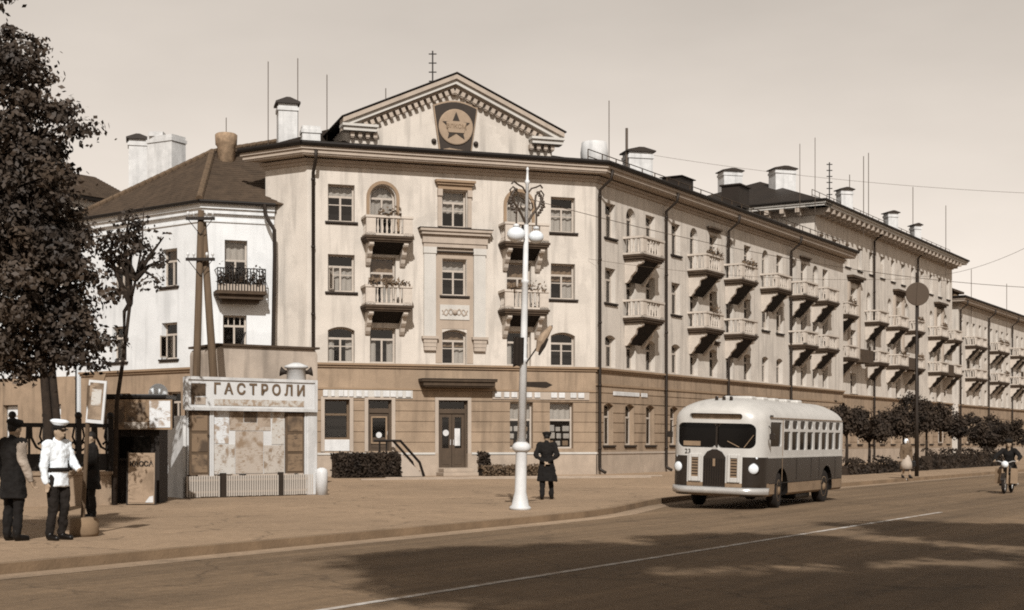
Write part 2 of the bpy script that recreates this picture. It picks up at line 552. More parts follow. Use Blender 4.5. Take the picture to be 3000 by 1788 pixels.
# dusty gutter strip along the kerb
mb = MB()
g0, g1 = kerb_pts(off=.02), kerb_pts(off=.55)
for i in range(1, len(g0) - 1):
    mb.quad((*g0[i], -.126), (*g1[i], -.126), (*g1[i + 1], -.126), (*g0[i + 1], -.126))
structure(mb.build('gutter_strip', ground_mat('gutter_dust', 146, 0.95, .2, .22, .2)))
# painted line
M_LINE = mat('road_paint', 214, 0.95, 0.8, 0.2, 5, 6, L2=128)
mb = MB()
p = [street(t, -8.78 + s) for t in (-4, 33.5) for s in (-.06, .06)]
mb.quad((p[0].x, p[0].y, -.125), (p[1].x, p[1].y, -.125), (p[3].x, p[3].y, -.125), (p[2].x, p[2].y, -.125))
structure(mb.build('road_marking', M_LINE))

# ---------------------------------------------------------------- windows, balconies and walls
_wc = {}

def window_set(w, h, rise=0.0, style='std', dark=False):
    key = (round(w, 2), round(h, 2), round(rise, 2), style, dark)
    if key in _wc:
        return _wc[key]
    fm = M_FRAMED if dark else M_FRAME
    t = 0.075
    mb = MB()
    panes = []
    zt = h - rise
    mb.box(-w / 2, -w / 2 + t, 0, .07, 0, zt)
    mb.box(w / 2 - t, w / 2, 0, .07, 0, zt)
    mb.box(-w / 2 + t, w / 2 - t, 0, .07, 0, t)
    if rise > 0:
        if rise >= w / 2 - .01:
            rad, cz = w / 2, zt
        else:
            rad = (w * w / 4 + rise * rise) / (2 * rise); cz = h - rad
        N = 10
        ang = math.asin(min(1, (w / 2) / rad))
        o, i_ = [], []
        for k in range(N + 1):
            a = -ang + 2 * ang * k / N
            o.append((rad * math.sin(a), cz + rad * math.cos(a)))
            i_.append(((rad - t) * math.sin(a), cz + (rad - t) * math.cos(a)))
        for k in range(N):
            mb.prism([i_[k], i_[k + 1], o[k + 1], o[k]], 0, .07)
    else:
        mb.box(-w / 2 + t, w / 2 - t, 0, .07, h - t, h)
    tr = zt if rise > w * .3 else (h * 0.68 if style != 'shop' else h * .62)
    mb.box(-w / 2 + t, w / 2 - t, -.01, .07, tr - .045, tr + .045)
    if style == 'shop':
        panes = [(-w / 2 + t, w / 2 - t, t, tr - .045), (-w / 2 + t, w / 2 - t, tr + .045, h - t)]
    else:
        mb.box(-.04, .04, -.01, .07, t, tr - .045)
        panes = [(-w / 2 + t, -.04, t, tr - .045), (.04, w / 2 - t, t, tr - .045), (-w / 2 + t, w / 2 - t, tr + .045, h - (t if rise == 0 else t * .5))]
        if style == 'four':
            mb.box(-w / 2 + t, -.04, 0, .06, h * .45, h * .45 + .04); mb.box(.04, w / 2 - t, 0, .06, h * .45, h * .45 + .04)
        if style == 'grid':
            for q in (-.25, 0, .25):
                mb.box(q * w - .02, q * w + .02, 0, .06, tr + .045, h - t)
    fme = mb.mesh('window', fm)
    pm = []
    for (a, b, c, d) in panes:
        q = MB(); q.quad((a, .035, c), (b, .035, c), (b, .035, d), (a, .035, d))
        pm.append(q.mesh('pane', M_GLASS))
    cur = []
    def cloth(x0, x1, z0, z1, m, amp=.03, taper=0):
        q = MB(); N = max(6, int((x1 - x0) / .05))
        vs = []
        for i in range(N + 1):
            f = i / N; x = x0 + (x1 - x0) * f
            y = .16 + amp * math.sin(f * N * 1.1)
            vs += [(x, y, z0), (x, y, z1)]
        q.add(vs, [(2 * i, 2 * i + 2, 2 * i + 3, 2 * i + 1) for i in range(N)])
        return q.mesh('curtain', m)
    cur.append([cloth(-w / 2, w / 2, tr * .98, h, M_CURT)])
    cur.append([cloth(-w / 2, -w * .2, 0, h * .72, M_CURT), cloth(w * .22, w / 2, 0, h * .72, M_CURT)])
    cur.append([cloth(-w / 2, w / 2, 0, h * .66, M_CURT)])
    cur.append([cloth(-w / 2, w / 2, h * .52, h, M_CURT2), cloth(.0, w / 2, 0, h * .5, M_CURT)])
    cur.append([cloth(-w / 2, w / 2, h * .4, h, M_CURT)])
    q = MB(); q.box(-w / 2 - .13, w / 2 + .13, -.10, .10, -.09, -.01); q.box(-w / 2 - .09, w / 2 + .09, -.05, .10, -.13, -.09)
    sill = q.mesh('sill', M_SILL)
    _wc[key] = dict(frame=fme, panes=pm, cur=cur, sill=sill)
    return _wc[key]

class Wall:
    def __init__(s, f):
        s.f = f; s.holes = []
    def window(s, u, w, z0, z1, rise=0.0, style='std', sill=True, cur=None, dark=False, depth=.25, rec=True):
        s.holes.append((u - w / 2, u + w / 2, z0, z1, rise))
        d = window_set(w, z1 - z0, rise, style, dark)
        mw = s.f.m(u, depth, z0)
        o = put(d['frame'], 'window', s.f.root, mw)
        for pme in d['panes']:
            put(pme, 'pane', o, Matrix.Rotation(random.uniform(-.02, .02), 4, 'Z') @ Matrix.Rotation(random.uniform(-.015, .015), 4, 'X'))
        if cur is None:
            cur = random.choice([-1, -1, 0, 1, 2, 3, 4, 1, 3])
        if cur >= 0:
            for c in d['cur'][cur]:
                put(c, 'curtain', o)
        if sill:
            put(d['sill'], 'sill', o, T(0, -depth, 0))
        if style in ('std', 'four') and rise == 0 and random.random() < .16:
            h = (z1 - z0) * .6; ww = w * .42; sd = random.choice((-1, 1))
            key = ('sash', round(h, 2), round(ww, 2))
            if key not in _wc:
                q = MB(); q.box(0, .05, 0, .04, 0, h); q.box(ww - .05, ww, 0, .04, 0, h); q.box(.05, ww - .05, 0, .04, 0, .05); q.box(.05, ww - .05, 0, .04, h - .05, h)
                q.quad((.05, .02, .05), (ww - .05, .02, .05), (ww - .05, .02, h - .05), (.05, .02, h - .05), 1)
                _wc[key] = q.mesh('open_casement', [M_FRAME, M_GLASS])
            a = random.uniform(1.0, 1.7)
            put(_wc[key], 'open_casement', o, T(sd * (w / 2 - .08), -.02, .08) @ (RZ(-a) if sd < 0 else RZ(math.pi + a)))
        return o
    def build(s, z0, z1, m, name='wall', x0=0.0, x1=None, grooves=(), reveal=.36, backing=True, y=0.0, gd=.03):
        x1 = s.f.W if x1 is None else x1
        hs = [h for h in s.holes if h[2] < z1 - .01 and h[3] > z0 + .01]
        xs = sorted({round(x, 4) for x in [x0, x1] + [v for h in hs for v in h[:2] if x0 < v < x1]})
        gz = [v for g in grooves for v in (g, g + .045) if z0 < v < z1]
        zs = sorted({round(z, 4) for z in [z0, z1] + gz + [v for h in hs for v in h[2:4] if z0 < v < z1]})
        mb = MB()
        for i in range(len(xs) - 1):
            for j in range(len(zs) - 1):
                cx, cz = (xs[i] + xs[i + 1]) / 2, (zs[j] + zs[j + 1]) / 2
                if any(h[0] < cx < h[1] and h[2] < cz < h[3] for h in hs):
                    continue
                g = any(gg < cz < gg + .045 for gg in grooves)
                yy = y + (gd if g else 0)
                a, b, c, d = xs[i], xs[i + 1], zs[j], zs[j + 1]
                mb.quad((a, yy, c), (b, yy, c), (b, yy, d), (a, yy, d))
                if g:
                    mb.quad((a, y, c), (b, y, c), (b, yy, c), (a, yy, c)); mb.quad((a, yy, d), (b, yy, d), (b, y, d), (a, y, d))
        for (a, b, c, d, rise) in hs:
            r = y + reveal
            zt = d - rise
            c_ = max(c, z0)
            mb.quad((a, y, c_), (a, y, zt), (a, r, zt), (a, r, c_))
            mb.quad((b, y, c_), (b, r, c_), (b, r, zt), (b, y, zt))
            if c > z0 + .01:
                mb.quad((a, y, c), (a, r, c), (b, r, c), (b, y, c))
            if rise <= 0:
                mb.quad((a, y, d), (b, y, d), (b, r, d), (a, r, d))
            else:
                w = b - a; xc = (a + b) / 2
                if rise >= w / 2 - .01:
                    rad, cz = w / 2, zt
                else:
                    rad = (w * w / 4 + rise * rise) / (2 * rise); cz = d - rad
                ang = math.asin(min(1, (w / 2) / rad)); N = 12
                pt = [(xc + rad * math.sin(-ang + 2 * ang * k / N), cz + rad * math.cos(-ang + 2 * ang * k / N)) for k in range(N + 1)]
                for k in range(N):
                    (p, q), (p2, q2) = pt[k], pt[k + 1]
                    mb.quad((p, y, q), (p2, y, q2), (p2, y, d), (p, y, d))
                    mb.quad((p, y, q), (p, r, q), (p2, r, q2), (p2, y, q2))
        o = mb.build(name, m, s.f.root, s.f.M)
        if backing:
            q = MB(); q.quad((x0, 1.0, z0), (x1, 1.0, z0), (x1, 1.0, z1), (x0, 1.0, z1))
            q.build('dark_room_backing', M_ROOM, s.f.root, s.f.M)  # near-black sheet, its colour stands in for unlit rooms behind the panes
        return o

def console_mesh(proj, drop, w=.2):
    prof = [(0, 0), (-proj, 0), (-proj, -.10), (-proj * .93, -.17), (-proj * .78, -.20), (-proj * .66, -.26), (-proj * .58, -drop * .5), (-proj * .45, -drop * .62),
            (-proj * .34, -drop * .70), (-proj * .26, -drop * .86), (-proj * .12, -drop), (0, -drop)]
    mb = MB(); mb.prism_x(prof[::-1], -w / 2, w / 2)
    mb.lathe([(.07, -w / 2 - .015), (.07, w / 2 + .015)], 10)
    nv = 20
    vs = mb.v[-nv:]
    mb.v[-nv:] = [(z, -proj * .82 + y, x - .12) for x, y, z in vs]
    return mb.mesh('console', M_STONE)

def baluster_mesh(h):
    mb = MB()
    mb.lathe([(.055, 0), (.055, h * .08), (.03, h * .12), (.062, h * .34), (.03, h * .6), (.035, h * .82), (.055, h * .9), (.055, h)], 8)
    return mb.mesh('baluster', M_STONE, True)

_bal = {}

def flower_mesh(w, seed, h=.28, n=160):
    rnd = random.Random(seed)
    mb = MB()
    for _ in range(n):
        x = rnd.uniform(-w / 2, w / 2); y = rnd.gauss(0, .08); z = abs(rnd.gauss(0, h * .5))
        leaf(mb, Vector((x, y, z)), rnd.uniform(.05, .1), rnd)
    return mb.mesh('flowers', M_FLOW)

def leaf(mb, c, s, rnd, nrm=None):
    a = Vector((rnd.gauss(0, 1), rnd.gauss(0, 1), rnd.gauss(0, 1)))
    if nrm is not None:
        nn = nrm.normalized() + Vector((rnd.gauss(0, .42), rnd.gauss(0, .42), rnd.gauss(0, .42)))
        nn.normalize(); a = a - nn * a.dot(nn)
        a.normalize(); b = nn.cross(a)
        mb.add([c - a * s, c - b * s * .62, c + a * s, c + b * s * .62], [(0, 1, 2, 3)])
        return
    a.normalize()
    b = a.cross(Vector((rnd.gauss(0, 1), rnd.gauss(0, 1), rnd.gauss(0, 1))));
    if b.length < 1e-4:
        b = Vector((1, 0, 0))
    b.normalize()
    mb.add([c - a * s, c - b * s * .6, c + a * s, c + b * s * .6], [(0, 1, 2, 3)])

def balcony(f, u, z, w=2.2, proj=.95, flowers=None, drop=.95, rail_h=.86, nb=6, consoles=True, parent=None, solid=.42, sof=1.0):
    """Balcony whose slab top is at z."""
    key = (round(w, 2), round(proj, 2), nb, rail_h, drop, round(solid, 2), sof)
    if key not in _bal:
        d = {}
        mb = MB()
        mb.box(-w / 2 - .05, w / 2 + .05, -proj - .05, 0, -.10, 0)
        mb.box(-w / 2, w / 2, -proj, 0, -.20, -.10)
        mb.box(-w / 2 + .06, w / 2 - .06, -proj + .06, 0, -.27, -.20)
        d['slab'] = mb.mesh('balcony', M_STONED)
        d['con'] = console_mesh(proj * .9, drop)
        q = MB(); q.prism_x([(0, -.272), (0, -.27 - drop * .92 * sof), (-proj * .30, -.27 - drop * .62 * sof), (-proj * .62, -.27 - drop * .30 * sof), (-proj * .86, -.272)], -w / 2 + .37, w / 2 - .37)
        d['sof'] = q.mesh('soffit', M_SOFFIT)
        mb = MB()
        for sx in (-1, 1):
            x0, x1 = sorted((sx * w / 2, sx * (w / 2 - solid)))
            mb.box(x0, x1, -proj, -proj + .12, 0.0, rail_h - .1)
        d['ped'] = None
        q = MB(); q.box(0, solid, 0, .13, 0, rail_h - .1); q.box(.06, solid - .06, -.012, 0, .12, rail_h - .2)
        d['ped'] = q.mesh('pedestal', M_STONE)
        q = MB()
        q.box(-w / 2 - .04, w / 2 + .04, -proj - .04, -proj + .17, rail_h - .10, rail_h)
        for sx in (-1, 1):
            x0, x1 = sorted((sx * (w / 2 + .04), sx * (w / 2 - .17)))
            q.box(x0, x1, -proj + .17, 0, rail_h - .10, rail_h)
        d['rail'] = q.mesh('handrail', M_STONE)
        q = MB()
        q.box(-w / 2, w / 2, -proj, -proj + .14, 0, .09)
        for sx in (-1, 1):
            x0, x1 = sorted((sx * w / 2, sx * (w / 2 - .14)))
            q.box(x0, x1, -proj + .14, 0, 0, .09)
        d['bot'] = q.mesh('bottom_rail', M_STONE)
        d['bal'] = baluster_mesh(rail_h - .19)
        _bal[key] = d
    d = _bal[key]
    b = put(d['slab'], 'balcony', parent or f.root, f.m(u, 0, z))
    if consoles:
        for sx in (-1, 1):
            put(d['con'], 'console', b, T(sx * (w / 2 - .26), 0, -.27))
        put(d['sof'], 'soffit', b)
    put(d['rail'], 'handrail', b); put(d['bot'], 'bottom_rail', b)
    put(d['ped'], 'pedestal', b, T(-w / 2, -proj, .09 - .09)); put(d['ped'], 'pedestal', b, T(w / 2 - solid, -proj, 0))
    span = w - 2 * solid
    for i in range(nb):
        put(d['bal'], 'baluster', b, T(-span / 2 + span * (i + .5) / nb, -proj + .07, .09))
    for sx in (-1, 1):
        for i in range(3):
            put(d['bal'], 'baluster', b, T(sx * (w / 2 - .07), -proj + .28 + (proj - .3) * i / 3, .09))
    if flowers:
        put(flower_mesh(w * flowers, int(u * 77 + z * 13), .3, int(150 * flowers) + 30), 'flowers', b, T(0, -proj + .02, rail_h - .02))
    return b

def drainpipe(f, u, z1, z0=0.0, r=.075, out=.16, kick=.45):
    mb = MB()
    mb.tube([(0, -kick - .38, z1 + .5), (0, -kick - .3, z1 + .1), (0, -out, z1 - .35), (0, -out, z0 + .35), (0, -out - .02, z0 + .22), (0, -out - .3, z0 + .08)], r, 8)
    z = z0 + 1.2
    while z < z1 - .4:
        mb.lathe([(r + .02, -.05), (r + .02, .05)], 8, (0, -out, z)); z += 2.9
    return mb.build('drainpipe', M_PIPE, f.root, f.m(u, 0, 0), True)

def cornice(f, z0, m1=None, x0=0.0, x1=None, ov=.82, h=.72, name='cornice', gutter=True, m0=0.0, m2=0.0):
    """Moulded eaves cornice; m0 and m2 lengthen the ends per metre of projection to close the mitres."""
    x1 = f.W if x1 is None else x1
    steps = [(.10, 0, .14), (.20, .14, .26), (ov - .14, .32, .38), (ov - .08, .38, .54), (ov, .54, h)]
    prev = 0
    mb = MB()
    for p, a, b in steps:
        e0, e1 = x0 - p * m0, x1 + p * m2
        mb.add([(e0, -p, z0 + a * h / .72), (e1, -p, z0 + a * h / .72), (x1, .15, z0 + a * h / .72), (x0, .15, z0 + a * h / .72),
                (e0, -p, z0 + b * h / .72), (e1, -p, z0 + b * h / .72), (x1, .15, z0 + b * h / .72), (x0, .15, z0 + b * h / .72)],
               [(0, 3, 2, 1), (4, 5, 6, 7), (0, 1, 5, 4), (1, 2, 6, 5), (2, 3, 7, 6), (3, 0, 4, 7)])
    o = mb.build(name, m1 or M_TRIM, f.root, f.M)
    if gutter:
        q = MB()
        e0, e1 = x0 - (ov + .05) * m0, x1 + (ov + .05) * m2
        q.tube([(e0, -ov - .05, z0 + h + .05), (e1, -ov - .05, z0 + h + .05)], .11, 8)
        q.build('gutter', M_GUTTER, f.root, f.M)
    return o

def string_course(f, z, x0=0.0, x1=None, m0=0, m2=0, mtl=None):
    x1 = f.W if x1 is None else x1
    mb = MB()
    for p, a, b in ((.08, -.10, 0), (.16, 0, .09)):
        mb.add([(x0 - p * m0, -p, z + a), (x1 + p * m2, -p, z + a), (x1, .05, z + a), (x0, .05, z + a), (x0 - p * m0, -p, z + b), (x1 + p * m2, -p, z + b), (x1, .05, z + b), (x0, .05, z + b)],
               [(0, 3, 2, 1), (4, 5, 6, 7), (0, 1, 5, 4), (1, 2, 6, 5), (2, 3, 7, 6), (3, 0, 4, 7)])
    return mb.build('string_course', mtl or M_DTRIM, f.root, f.M)

def chimney(parent, loc, rz, w, d, h, cap=.14, m=None, pots=0, capm=None):
    mb = MB()
    mb.box(-w / 2, w / 2, -d / 2, d / 2, -1.2, h)
    mb.box(-w / 2 - .05, w / 2 + .05, -d / 2 - .05, d / 2 + .05, h - .32, h - .16)
    mw = T(*loc) @ RZ(rz)
    o = mb.build('chimney', m or M_CHIM, parent, mw)
    if cap > 0:
        mb = MB()
        mb.box(-w / 2 - .13, w / 2 + .13, -d / 2 - .13, d / 2 + .13, h, h + cap * .5)
        mb.prism([(-w / 2 - .13, h + cap * .5), (w / 2 + .13, h + cap * .5), (w * .1, h + cap * 1.6), (-w * .1, h + cap * 1.6)], -d / 2 - .13, d / 2 + .13)
        c = mb.build('chimney_cap', capm or M_CAP, parent, mw)
    return o

def antenna(parent, loc, h, bars=0, r=.03, barw=.5, rz=0):
    mb = MB()
    mb.tube([(0, 0, -2.6), (0, 0, h)], r, 5)
    for i in range(bars):
        z = h - .15 - i * .42
        mb.tube([(-barw / 2, 0, z), (barw / 2, 0, z)], r * .8, 5)
    return mb.build('antenna', M_WIRE if bars == 0 else M_GUTTER, parent, T(*loc) @ RZ(rz))

# ---------------------------------------------------------------- corner apartment building
A = Vector((-8.83, 61.8)); C = Vector((3.85, 66.0))
E = C + SU * 35.3
LD = Vector((-.854, .52))
L = A + LD * 2.35
main = thing('apartment_building', 'four storey pale corner apartment building with gabled pediment, balconies and shops below', 'building', (A.x, A.y, 0))
Z_ST, Z_CO = 4.84, 13.45
ff = Facade(A, C, main)
fs = Facade(C, E, main)
fl = Facade(L, A, main)
FL = [(4.95, 6.5), (8.02, 9.64), (11.07, 12.68)]
wf = Wall(ff)
uA, uB, uC_, uD, uE = ff.u(830), ff.u(931), ff.u(1105), ff.u(1262), ff.u(1369)
for k, (z0, z1) in enumerate(FL):
    wf.window(uA, 1.18, z0, z1, .16 if k == 0 else 0, 'four', sill=k > 0, cur=(1, 2, 0)[k])
    wf.window(uE, 1.18, z0, z1, .16 if k == 0 else 0, 'four', sill=k > 0, cur=(-1, 3, 2)[k])
    wf.window(uC_, 1.12, z0, z1, .14 if k == 0 else 0, 'four', sill=k > 0, cur=(3, 0, 4)[k])
for u in (uB, uD):
    wf.window(u, 1.15, 4.95, 6.5, 0, 'std', sill=False, cur=1)
    wf.window(u, 1.15, 7.45, 9.6, 0, 'std', sill=False, cur=3)
    wf.window(u, 1.12, 10.45, 12.75, .56, 'std', sill=False, cur=4)
# shop front openings
def shop(px0, px1, z0, z1, door=False, white=0.0, cur=-1, dark=False):
    a, b = ff.u(px0), ff.u(px1)
    return (a + b) / 2, b - a
u, w = shop(789, 850, 0, 0); uw1 = u
wf.window(u, w, 1.62, 3.35, 0, 'shop', sill=False, cur=-1, dark=True)
mb = MB(); mb.box(-w / 2, w / 2, -.03, .1, 1.1, 1.6); bevel(mb.build('stall_riser', M_CHIM, main, ff.m(u, 0, 0)), .02)
u2, w2 = shop(895, 952, 0, 0)
wf.holes.append((u2 - w2 / 2, u2 + w2 / 2, 1.1, 3.35, 0))
u3, w3 = shop(1066, 1137, 0, 0)
wf.holes.append((u3 - w3 / 2, u3 + w3 / 2, .35, 3.35, 0))
for pa, pb in ((1240, 1296), (1337, 1394)):
    u, w = shop(pa, pb, 0, 0)
    wf.window(u, w, 1.2, 3.3, 0, 'shop', sill=False, cur=0)
    # goods in the shop window
    for i in range(9):
        bx = random.uniform(-w * .38, w * .38); bz = 1.32 + .33 * (i // 3); s = random.uniform(.09, .17)
        mb = MB(); mb.box(-s, s, 0, .12, 0, random.uniform(.18, .3))
        bevel(mb.build('window_display', random.choice([M_CURT, M_CHIM, M_CURT2]), main, ff.m(u - w * .33 + w * .33 * (i % 3) + random.uniform(-.06, .06), .42, bz)), .03)
wf.build(0, .98, M_PLINTH, 'plinth_wall', y=-.06)
gr = [1.45 + .46 * i for i in range(6)]
wf.build(.98, Z_ST, M_BASE, 'ground_floor_wall', grooves=gr)
wf.build(Z_ST, Z_CO, M_WALL, 'wall')
for x0, x1 in ((-.02, u3 - w3 / 2 - .17), (u3 + w3 / 2 + .17, ff.W + .02)):
    mb = MB(); mb.box(x0, x1, -.10, .02, .94, 1.03); mb.build('plinth_band', M_TRIML, main, ff.M)
mb = MB(); mb.box(0, ff.W, -.045, .02, 3.78, 3.86); mb.build('shop_band', M_DTRIM, main, ff.M)
# mitre factors between facades
m_fs = math.tan((fs.a - ff.a) / 2); m_lf = math.tan((ff.a - fl.a) / 2)
string_course(ff, Z_ST, m0=m_lf, m2=m_fs); string_course(fs, Z_ST, m0=m_fs); string_course(fl, Z_ST, m2=m_lf)
cornice(ff, Z_CO, m0=m_lf, m2=m_fs); cornice(fs, Z_CO, m0=m_fs, m2=.6); cornice(fl, Z_CO, m0=.9, m2=m_lf)
# doors
def door(f, u, w, z0, z1, leaves=2, m=None, y=.18, glassy=True):
    mb = MB(); t = .09
    zt = z1 - .38
    mb.box(-w / 2, -w / 2 + t, 0, .1, 0, z1 - z0); mb.box(w / 2 - t, w / 2, 0, .1, 0, z1 - z0)
    mb.box(-w / 2 + t, w / 2 - t, 0, .1, z1 - z0 - .06, z1 - z0); mb.box(-w / 2 + t, w / 2 - t, -.03, .1, zt - z0 - .2, zt - z0)
    o = mb.build('door', m or M_FRAMED, f.root, f.m(u, y, z0))
    q = MB(); q.quad((-w / 2 + t, .05, zt - z0), (w / 2 - t, .05, zt - z0), (w / 2 - t, .05, z1 - z0 - .06), (-w / 2 + t, .05, z1 - z0 - .06)); q.build('pane', M_GLASS, o)
    lw = (w - 2 * t) / leaves
    for i in range(leaves):
        x0 = -w / 2 + t + lw * i + .01; x1 = x0 + lw - .02; H = zt - z0 - .21
        q = MB()
        q.box(x0, x1, .03, .08, 0, H * .36); q.box(x0, x0 + .13, .03, .08, H * .36, H); q.box(x1 - .13, x1, .03, .08, H * .36, H)
        q.box(x0 + .13, x1 - .13, .03, .08, H - .16, H); q.box(x0 + .12, x1 - .12, .015, .03, .14, H * .3)
        lf = q.build('door_leaf', m or M_FRAMED, o)
        g = MB(); g.quad((x0 + .13, .055, H * .36), (x1 - .13, .055, H * .36), (x1 - .13, .055, H - .16), (x0 + .13, .055, H - .16)); g.build('pane', M_GLASS, o)
        g = MB(); g.tube([(x1 - .06 if i == 0 else x0 + .06, .0, H * .42), (x1 - .06 if i == 0 else x0 + .06, -.02, H * .52)], .015, 6); g.build('handle', M_CHIM, o)
    return o
M_DOOR = mat('brown_door_paint', 70, 1.1, 0.6, 0.15, 3, world_co=False)
dr = door(ff, u3, w3, .35, 3.35, 2, M_DOOR)
mb = MB(); mb.box(.13, .38, -.0, .02, .98, 1.75); mb.build('notice', M_CHIM, dr, T(0, .02, 0))
mb = MB(); mb.lathe([(.14, 0), (.14, .01)], 16); bevel(put(mb.mesh('notice', M_CHIM), 'notice', dr, T(-.28, .02, 1.55) @ Matrix.Rotation(R(90), 4, 'X')), .002)
dr = door(ff, u2, w2, 1.1, 3.35, 1, M_DOOR)
mb = MB()
for a in ((-.36, -.30, .32, 1.52), (.30, .36, .32, 1.52), (-.30, .30, .32, .38), (-.30, .30, 1.46, 1.52)):
    mb.box(a[0], a[1], -.03, .02, a[2], a[3])
mb.build('door_moulding', M_DTRIM, dr)
mb = MB(); mb.lathe([(.13, 0), (.13, .015)], 16); put(mb.mesh('notice', M_CHIM), 'notice', dr, T(0, -.0, .7) @ Matrix.Rotation(R(90), 4, 'X'))
# light jambs round the shop openings
for (uu, ww, z0, z1) in ((uw1, ff.u(850) - ff.u(789), 1.08, 3.35), (u2, w2, 1.08, 3.35), (u3, w3, .9, 3.35)):
    mb = MB()
    for sx in (-1, 1):
        x0, x1 = sorted((sx * (ww / 2 + .003), sx * (ww / 2 + .16)))
        mb.box(x0, x1, -.05, .02, z0, z1 + .12)
    mb.box(-ww / 2 - .003, ww / 2 + .003, -.05, .02, z1 + .003, z1 + .12)
    mb.build('architrave', M_TRIM, main, ff.m(uu, 0, 0))
# hood over the shop door
ua, ub = ff.u(1017), ff.u(1198)
mb = MB(); mb.box(ua, ub, -.72, 0, 4.16, 4.26); mb.box(ua + .08, ub - .08, -.64, 0, 3.98, 4.16); mb.box(ua + .14, ub - .14, -.58, 0, 3.92, 3.98)
mb.build('door_canopy', M_STONED, main, ff.M)
mb = MB(); mb.box(ua, ub, -.74, .0, 4.263, 4.29); mb.build('canopy_flashing', M_GUTTER, main, ff.M)
# white block lettering of the two shop names, too blurred to read
def sign_blocks(f, pxs, zc, h, y=-.05):
    for a, b in pxs:
        u0, u1 = f.u(a), f.u(b)
        mb = MB(); mb.box(u0, u1, y - .05, y, zc - h / 2, zc + h / 2)
        bevel(mb.build('sign_letter', M_CHIM, f.root, f.M), .025)
zq = lambda x: 900 / V + x * 450 / 2490 / V
mb = MB(); mb.box(ff.u(786), ff.u(1003), -.045, .01, 3.42, 3.76); mb.build('sign_board', M_TRIML, main, ff.M)
sign_blocks(ff, [(zq(a), zq(b)) for a, b in ((250, 330), (385, 440), (505, 580), (590, 650), (675, 745), (790, 880), (920, 980), (1080, 1180), (1225, 1330), (1345, 1440), (1465, 1540), (1590, 1680))], 3.6, .27)
zr = lambda x: (1350 + x * 600 / 2490) / V
mb = MB(); mb.box(ff.u(1197), ff.u(1432), -.045, .01, 3.42, 3.76); mb.build('sign_board', M_TRIM, main, ff.M)
sign_blocks(ff, [(zr(a), zr(b)) for a, b in ((410, 485), (520, 585), (610, 680), (790, 860), (890, 960), (1090, 1165), (1185, 1260), (1325, 1400), (1420, 1495))], 3.62, .24)
# central window bay: hood, aedicule, pilasters, relief
uc = uC_
mb = MB(); mb.box(-.92, .92, -.30, 0, 13.02, 13.12); mb.box(-.84, .84, -.22, 0, 12.92, 13.02); mb.box(-.78, .78, -.12, 0, 12.72, 12.92)
mb.build('window_hood', M_DTRIM, main, ff.m(uc, 0, 0))
for sx in (-1, 1):
    mb = MB(); x0, x1 = sorted((sx * .60, sx * .78)); mb.box(x0, x1, -.09, 0, 11.07, 12.72); mb.box(x0 - .02, x1 + .02, -.16, 0, 12.42, 12.72)
    mb.build('jamb', M_TRIM, main, ff.m(uc, 0, 0))
za = ff.z(1105, 560)
mb = MB(); mb.box(-1.66, 1.66, -.42, 0, za - .12, za); mb.box(-1.58, 1.58, -.34, 0, za - .26, za - .12); mb.box(-1.5, 1.5, -.20, 0, za - .62, za - .26); mb.box(-1.45, 1.45, -.15, 0, za - .80, za - .62)
mb.build('entablature', M_TRIM, main, ff.m(uc, 0, 0))
mb = MB(); mb.box(-1.70, 1.70, -.45, 0, za + .003, za + .03); mb.build('entablature_flashing', M_SILL, main, ff.m(uc, 0, 0))
zb = ff.z(1105, 855)
M_BAY = mat('tan_bay', 170, 1.1, 0.9, 0.08, 1.0, 5, 0.2, 18, stain=.2)
for sx in (-1, 1):
    mb = MB()
    x0, x1 = sorted((sx * .88, sx * 1.42))
    mb.box(x0, x1, -.11, 0, zb + .65, za - .80)
    mb.box(x0 - .03, x1 + .03, -.15, 0, za - 1.08, za - .80)
    mb.build('pilaster', M_TRIML, main, ff.m(uc, 0, 0))
    mb = MB()
    mb.box(x0 - .1, x1 + .1, -.24, 0, zb + .53, zb + .65)
    for i in range(3):
        g = .015 * i
        mb.box(x0 - .03 + g, x1 + .03 - g, -.19 + .02 * i, 0, zb + .36 - .17 * i, zb + .52 - .17 * i)
    mb.build('pilaster_bracket', M_TRIM, main, ff.m(uc, 0, 0))
# tan panel around the bay windows, left open at the windows
mb = MB()
for (x0, x1, z0, z1) in ((-.87, -.575, 5.0, za - .81), (.575, .87, 5.0, za - .81), (-.574, .574, 6.53, 7.88), (-.574, .574, 9.66, za - .81)):
    mb.box(x0, x1, -.022, 0, z0, z1)
mb.build('bay_panel', M_BAY, main, ff.m(uc, 0, 0))
zr0, zr1 = ff.z(1105, 778), ff.z(1105, 742)
mb = MB(); mb.box(-.68, .68, -.06, -.02, zr0, zr1)
rel = mb.build('relief_panel', M_TRIML, main, ff.m(uc, 0, 0))
mb = MB()
for sx in (-1, 1):
    pts = [(sx * (.08 + .5 * t), -.07, (zr0 + zr1) / 2 + .14 * math.sin(t * 7)) for t in [i / 14 for i in range(15)]]
    mb.tube(pts, .035, 5)
    mb.tube([(sx * (.12 + .45 * t), -.07, (zr0 + zr1) / 2 - .12 * math.sin(t * 7 + .5)) for t in [i / 14 for i in range(15)]], .025, 5)
mb.sphere((0, -.06, (zr0 + zr1) / 2), .13, 10, 6)
mb.build('relief_scroll', M_TRIM, rel)
mb = MB(); mb.box(-.86, .86, -.16, 0, za - 1.02, za - .96); mb.build('bay_band', M_SILL, main, ff.m(uc, 0, 0))
